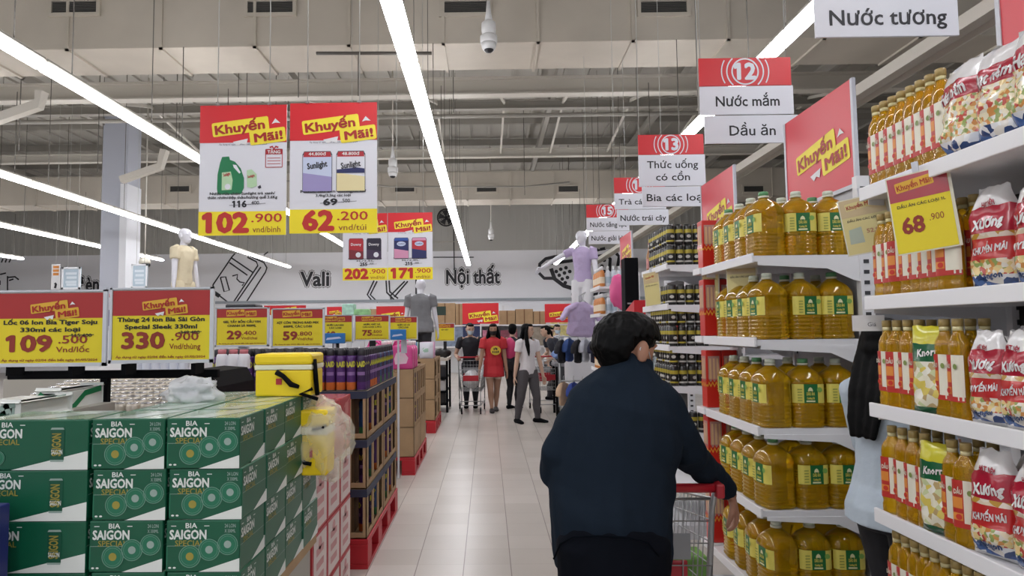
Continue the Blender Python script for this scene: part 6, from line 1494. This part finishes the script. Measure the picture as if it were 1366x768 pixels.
# hair: cap plus layered locks
def hx(x, y, z): return Pm_(x, y, z)
HL2 = [ell(hx(0, .06, .20), .405 * HH, .49 * HH, .38 * HH, Rm), ell(hx(0, .28, -.03), .30 * HH, .26 * HH, .36 * HH, Rm), ell(hx(0, -.26, .36), .28 * HH, .22 * HH, .16 * HH, Rm)]
random.seed(11)
for k in range(230):
    a = random.uniform(0, 2 * PI); fr = math.sin(a) # a: azimuth, -pi/2 front
    top = random.uniform(.15, .5); dirv = V((math.cos(a), math.sin(a), 0))
    if dirv.y < -.25: z1 = random.uniform(.16, .3); 
    elif dirv.y < .5: z1 = random.uniform(.12, .24)
    else: z1 = random.uniform(-.38, .05)
    def hp_(z):  # surface of the hair mass
        zz = (z - .13) / .44; s = math.sqrt(max(.02, 1 - min(.98, zz * zz))); k2 = 1.03
        return hx(dirv.x * .405 * s * k2, .05 + dirv.y * .50 * s * k2 + (.06 if z < 0 and dirv.y > 0 else 0), z)
    z0 = min(.54, z1 + random.uniform(.25, .45)); w_ = random.uniform(.013, .024)
    HL2.append([(hp_(z0), w_ * .5, w_ * .35), (hp_((z0 + z1) / 2 + .03), w_ * .75, w_ * .45), (hp_(z1 + .05), w_ * .55, w_ * .35), (hp_(z1) + Rm @ (dirv * .008), w_ * .12, w_ * .12)])
remesh('hair', HL2, HAIR, .004, 1, t, n=8, sf=.4, disp=.005, dscale=.03)
mask_mesh(Pm_, HH, mat('mask_pale', 'c7d6de', .6), 'face_mask', t)
random.seed(21)

# ================================================================ SHOPPING CARTS
CRED = mat('cart_red', 'a81f2c', .35)
def cart(label, loc, rz, basket_bag=True, s=1.0):
    """handle towards local -Y, nose towards +Y; origin on the floor under the handle"""
    t = thing('shopping_cart', label, 'shopping cart', loc, rz, None); W0, W1 = .27, .20; ZT0, ZT1, ZB0, ZB1 = .93, .80, .52, .42; Y0, Y1 = .06, .86
    def c(u, v, zt, zb, y, w): return None
    b = MB(); r = .0028
    def L(u): return Y0 + (Y1 - Y0) * u
    def Wd(u): return W0 + (W1 - W0) * u
    def zt(u): return ZT0 + (ZT1 - ZT0) * u
    def zb(u): return ZB1 + .0 * u
    for sd in (-1, 1):
        for k in range(17):
            u = k / 16; b.tube([(sd * Wd(u), L(u), zt(u)), (sd * (Wd(u) - .035), L(u), zb(u))], r, STEEL, 4)
        for k in range(7):
            f = k / 6; b.tube([(sd * (Wd(0) - .035 * (1 - f)), L(0), zb(0) + (zt(0) - zb(0)) * f), (sd * (Wd(1) - .035 * (1 - f)), L(1), zb(1) + (zt(1) - zb(1)) * f)], r if k < 6 else .006, STEEL, 5)
    for u in (0.0, 1.0):
        for k in range(10):
            x = -1 + 2 * k / 9; b.tube([(x * Wd(u), L(u), zt(u)), (x * (Wd(u) - .035), L(u), zb(u))], r, STEEL, 4)
        for k in range(7):
            f = k / 6; w = Wd(u) - .035 * (1 - f); z = zb(u) + (zt(u) - zb(u)) * f; b.tube([(-w, L(u), z), (w, L(u), z)], r if k < 6 else .006, STEEL, 5)
    for k in range(11):
        u = k / 10; w = Wd(u) - .035; b.tube([(-w, L(u), zb(u)), (w, L(u), zb(u))], r, STEEL, 4)
    for k in range(8):
        x = -1 + 2 * k / 7; b.tube([(x * (Wd(0) - .035), L(0), zb(0)), (x * (Wd(1) - .035), L(1), zb(1))], r, STEEL, 4)
    b.build('basket', t)
    b = MB(); 
    for sd in (-1, 1):
        b.tube([(sd * .25, -.02, .99), (sd * .25, .03, .90), (sd * .245, .10, .50), (sd * .24, .05, .20), (sd * .235, .03, .13)], .011, STEEL, 7)
        b.tube([(sd * .24, .05, .20), (sd * .22, .40, .19), (sd * .17, .80, .16)], .010, STEEL, 7); b.tube([(sd * .235, .12, .42), (sd * .17, .78, .40), (sd * .17, .80, .16)], .009, STEEL, 7)
    b.tube([(-.22, .40, .19), (.22, .40, .19)], .008, STEEL, 6); b.tube([(-.17, .80, .16), (.17, .80, .16)], .008, STEEL, 6); b.build('frame', t)
    b = MB(); b.tube([(-.275, -.02, .99), (.275, -.02, .99)], .017, CRED, 12); 
    for sd in (-1, 1): b.box(sd * .262 - .016, sd * .262 + .016, -.05, .03, .955, 1.01, CRED, .008)
    b.build('handle', t)
    b = MB(); b.box(-.14, .14, .864, .872, .60, .70, CRED, .004); b.build('front_plate', t)
    b = MB(); b.box(-.17, .17, .05, .056, .70, .80, mat('cart_grey', '8d8f92', .5), .004); b.build('seat_panel', t)
    b = MB(); b.box(-.16, .16, .066, .08, .52, .69, CRED, .004); b.build('seat_flap', t)
    for sd in (-1, 1):
        for y, x in ((.03, .235), (.80, .17)):
            w = MB(); w.lathe([(.02, -.012), (.055, -.012), (.06, 0), (.055, .012), (.02, .012)], 18, BLK); wo = w.build('wheel', t); wo.rotation_euler = (0, PI / 2, 0); wo.location = (sd * x, y, .06)
            f = MB(); f.box(-.018, .018, -.02, .02, .06, .13, STEEL); f.build('caster_fork', t, (sd * x, y, 0))
    t.scale = (s, s, s); return t
hx_ = at(963, 648, 2.44); cart('near shopping cart with red handle pushed by the man in navy', (hx_.x - .26, 2.46, 0), -.03, s=.94)
o = at(945, 742, 2.9)
for k, (dx, dy, col, lb_) in enumerate(((-.30, .25, 'a52f34', 'dark red carton lying in the near cart'), (-.12, .42, 'd9d6cc', 'white pack lying in the near cart'), (-.02, .22, '6fa04c', 'green food pack lying in the near cart'))):
    b = MB(); b.box(hx_.x + dx - .07, hx_.x + dx + .06, 2.52 + dy, 2.52 + dy + .14, .428, .428 + (.2, .14, .16)[k], mat('goods_' + col, col, .5, var=.2, vscale=12), .01); tag(b.build('cart_goods'), lb_, 'pack')
p = at(630, 552, 12.05); cart('far shopping cart holding a white bag beside the woman in red', (p.x - .02, 12.05 + .86, 0), PI)
tag(blob('shopping_bag', (p.x - .02, 12.5, .60), .15, .22, .17, mat('bag_white_soft', 'c9c9cc', .5), .3, 2, 4, 0, 3), 'white bag inside the far shopping cart', 'bag')
p = at(728, 552, 12.1); cart('shopping cart half hidden behind the girl in white', (p.x, 12.1 + .86, 0), PI + .1)

# ================================================================ MANNEQUINS AND CLOTHES
MANN = mat('mannequin_white', 'dcdce4', .35); LAV = mat('tee_lavender', 'b8a8cc', .75, bump=.2, bscale=20)
def mannequin(label, px, py, Y, h, rz, pose, look, stand):
    c = at(px, py, Y); z0 = c.z - h
    look = dict(look, mannequin=True, skin=look.get('skin', MANN)); t, P, HH, T = person('mannequin', label, 'mannequin', (c.x, Y, z0), rz, h, pose, look, voxel=.009)
    b = MB(); b.box(c.x - .3, c.x + .3, Y - .25, Y + .25, 0, z0, mat('podium_white', 'cfcfd4', .5), .01); tag(b.build('podium'), stand, 'podium')
CREAMT = mat('tee_cream', 'd8ccae', .75)
mannequin('white mannequin in cream top standing high behind the price signs', 246, 305, 10.3, 1.78, 1.15, dict(head=(10, 0)), dict(top=CREAMT, topk=.02, sleeve=.1, bottom=CREAMT, w=.85), 'white podium under the mannequin in cream')
mannequin('white mannequin in lavender top with one arm stretched out', 776, 308, 11.0, 1.75, -.5, dict(head=(-25, 5), RH=(-.36, -.12, .66), RE=(-.22, -.04, .76), LH=(.17, -.05, .47)), dict(top=LAV, sleeve=.2, bottom=mat('shorts_white', 'd8d8dc', .7), leg=.5), 'white podium under the mannequin in lavender')
mannequin('mannequin in grey T-shirt and dark shorts beyond the pink jugs', 561, 372, 11.7, 1.76, PI, dict(), dict(top=mat('tee_grey', '77787c', .8), topk=.02, hem=.47, sleeve=.45, bottom=mat('shorts_dark', '2e2e33', .8), leg=.5, w=1.1), 'white podium under the mannequin in grey T-shirt')
# lavender T-shirt on a hanger
def tee(label, c, s, m, rz=0.0, tilt=0.0):
    t = thing('hanging_shirt', label, 'shirt', c, rz); L = [[(V((0, 0, -.36)) * s, .20 * s, .04 * s, (1, 0, 0)), (V((0, 0, -.2)) * s, .19 * s, .05 * s, (1, 0, 0)), (V((0, 0, -.04)) * s, .19 * s, .05 * s, (1, 0, 0)), (V((0, 0, .05)) * s, .12 * s, .035 * s, (1, 0, 0))]]
    for sd in (-1, 1): L.append([(V((sd * .12, 0, .0)) * s, .05 * s, .05 * s), (V((sd * .2, 0, -.05)) * s, .06 * s, .04 * s), (V((sd * .27, 0, -.17)) * s, .06 * s, .035 * s)])
    remesh('shirt_cloth', L, m, .012, 2, t, disp=.03, dscale=.1)
    b = MB(); b.tube([(-.16 * s, 0, .0), (0, 0, .10 * s), (.16 * s, 0, .0)], .006, STEEL, 5); b.tube([(0, 0, .1 * s), (0, 0, .16 * s), (.02, 0, .19 * s)], .004, STEEL, 5); b.build('hanger', t); t.rotation_euler = (0, tilt, rz); return t
c = at(777, 410, 9.6); tee('lavender T-shirt on a hanger below the outstretched mannequin', c, 1.1, LAV, .25, .1)
# clothes rack with garments
c = at(768, 470, 10.0); t = thing('clothes_rack', 'metal clothes rack full of garments near the far white rack', 'clothes rack', (c.x, 9.9, 0)); b = MB()
for sd in (-.25, .35): b.tube([(sd, 0, 0), (sd, 0, 1.45)], .014, STEEL, 6); b.tube([(sd, -.25, .02), (sd, .25, .02)], .014, STEEL, 6)
b.build('rack_frame', t); b = MB(); b.tube([(-.3, 0, 1.4), (.4, 0, 1.4)], .012, STEEL, 6); b.build('rail', t); b = MB(); b.tube([(-.25, 0, .75), (.35, 0, .75)], .012, STEEL, 6); b.tube([(0.05, 0, 1.4), (0.05, 0, 2.0), (.15, 0, 2.05)], .01, STEEL, 6); b.build('lower_rail', t)
for k, (dx, z, col, nm) in enumerate(((-.22, 1.30, '1d1d24', 'black'), (-.1, 1.32, '33508a', 'denim blue'), (.02, 1.30, '15151b', 'second black'), (.14, 1.31, 'c9cdd6', 'white'), (.26, 1.30, '22223a', 'dark blue'), (-.2, .68, 'c7a98c', 'beige'), (-.06, .68, '2a3f8a', 'bright blue'), (.08, .67, 'd4d4da', 'lower white'), (.22, .68, '1a1a20', 'lower black'))):
    s = .75; tt = tee('%s garment hanging on the clothes rack' % nm, (c.x + dx, 9.9 + (.03 if k % 2 else -.03), z), s, mat('cloth_' + col, col, .8), PI / 2 - .5)
p = at(762, 472, 11.9)
tag(blob('denim_heap', (p.x, 12.0, p.z), .28, .22, .17, mat('denim_pale', '6d86b5', .8, var=.3, vscale=9), .35, 2.2, 8, .8, 4), 'heap of pale blue denim on the sales table', 'clothes'); b = MB(); b.box(p.x - .32, p.x + .35, 11.7, 12.3, p.z - .21, p.z - .15, mat('table_grey', '77777c', .5), .01); tt = b.build('sales_table'); tag(tt, 'grey sales table carrying the blue denim heap', 'table')
for dx in (-.28, .3):
    for yy in (11.75, 12.25): b = MB(); b.box(dx - .02 + p.x, dx + .02 + p.x, yy - .02, yy + .02, 0, p.z - .21, BLK); b.build('leg', tt)
# hanging white frames by the pillar
def hang_frame(label, x0, x1, y0, y1, Y, side=None):
    a = at(x0, y1, Y); e = at(x1, y0, Y); W = e.x - a.x; H = e.z - a.z; t = thing('hanging_sign', label, 'hanging sign', ((a.x + e.x) / 2, Y, (a.z + e.z) / 2), 0, 'white framed signs by the pillar')
    b = MB(); b.box(-W / 2, W / 2, 0, .02, -H / 2, H / 2, mat('sign_bluish', 'b9cbd8', .4)); b.build('sign_panel', t); b = MB(); f = W * .1
    for (xa, xb, za, zb) in ((-W / 2, W / 2, H / 2 - f, H / 2), (-W / 2, W / 2, -H / 2, -H / 2 + f), (-W / 2, -W / 2 + f, -H / 2, H / 2), (W / 2 - f, W / 2, -H / 2, H / 2)): b.box(xa, xb, -.015, .0, za, zb, mat('bright_frame', 'f0f3f8', .4))
    b.build('sign_frame', t); b = MB()
    for k, z in enumerate((.2, .02, -.18, -.3)): b.box(-W * (.25 if k % 2 else .3), W * .28, -.004, 0, z * H - .02, z * H + .03, mat('sign_print', 'dfe9f2', .4))
    b.build('sign_print', t); hang_wires(t, (-W * .2, W * .3), H / 2, RZ - (a.z + e.z) / 2 - .05); return t
hang_frame('white framed hanging sign with an orange-topped strip beside the pillar', 82, 108, 356, 386, 14.0); hang_frame('white framed hanging sign on the aisle side of the pillar', 175, 197, 352, 384, 14.0)
a = at(68, 386, 14.2); e = at(80, 352, 14.2); t = thing('hanging_banner', 'narrow white banner with orange top beside the framed sign', 'banner', ((a.x + e.x) / 2, 14.2, a.z)); W = e.x - a.x; H = e.z - a.z
b = MB(); b.box(-W / 2, W / 2, 0, .015, 0, H, WHITE); b.build('banner_sheet', t); b = MB()
for k in range(3): b.box(-W * .3, W * .4, -.003, 0, H * (.55 + .14 * k), H * (.65 + .14 * k), mat('banner_orange', 'd78a3c', .5))
b.ribbon([(-W * .05, H * .25), (W * .1, H * .2), (0, H * .05)], .05, INK, (0, -.004, 0)); b.build('banner_print', t); hang_wires(t, (0,), H, RZ - a.z - .05)
# slim white bottle seen between the price signs
q = at(141, 400, 8.0); wb((q.x, 8.0, at(141, 440, 8.0).z), 0, 'white bottle with dark cap seen between the two framed price signs', None, 1.6)
b = MB(); b.box(at(100, 440, 8).x, at(200, 440, 8).x, 7.9, 8.3, 0, at(141, 440, 8.0).z - .002, WHITE); tag(b.build('shelf_block'), 'white shelf block far behind the framed price signs', 'shelf')
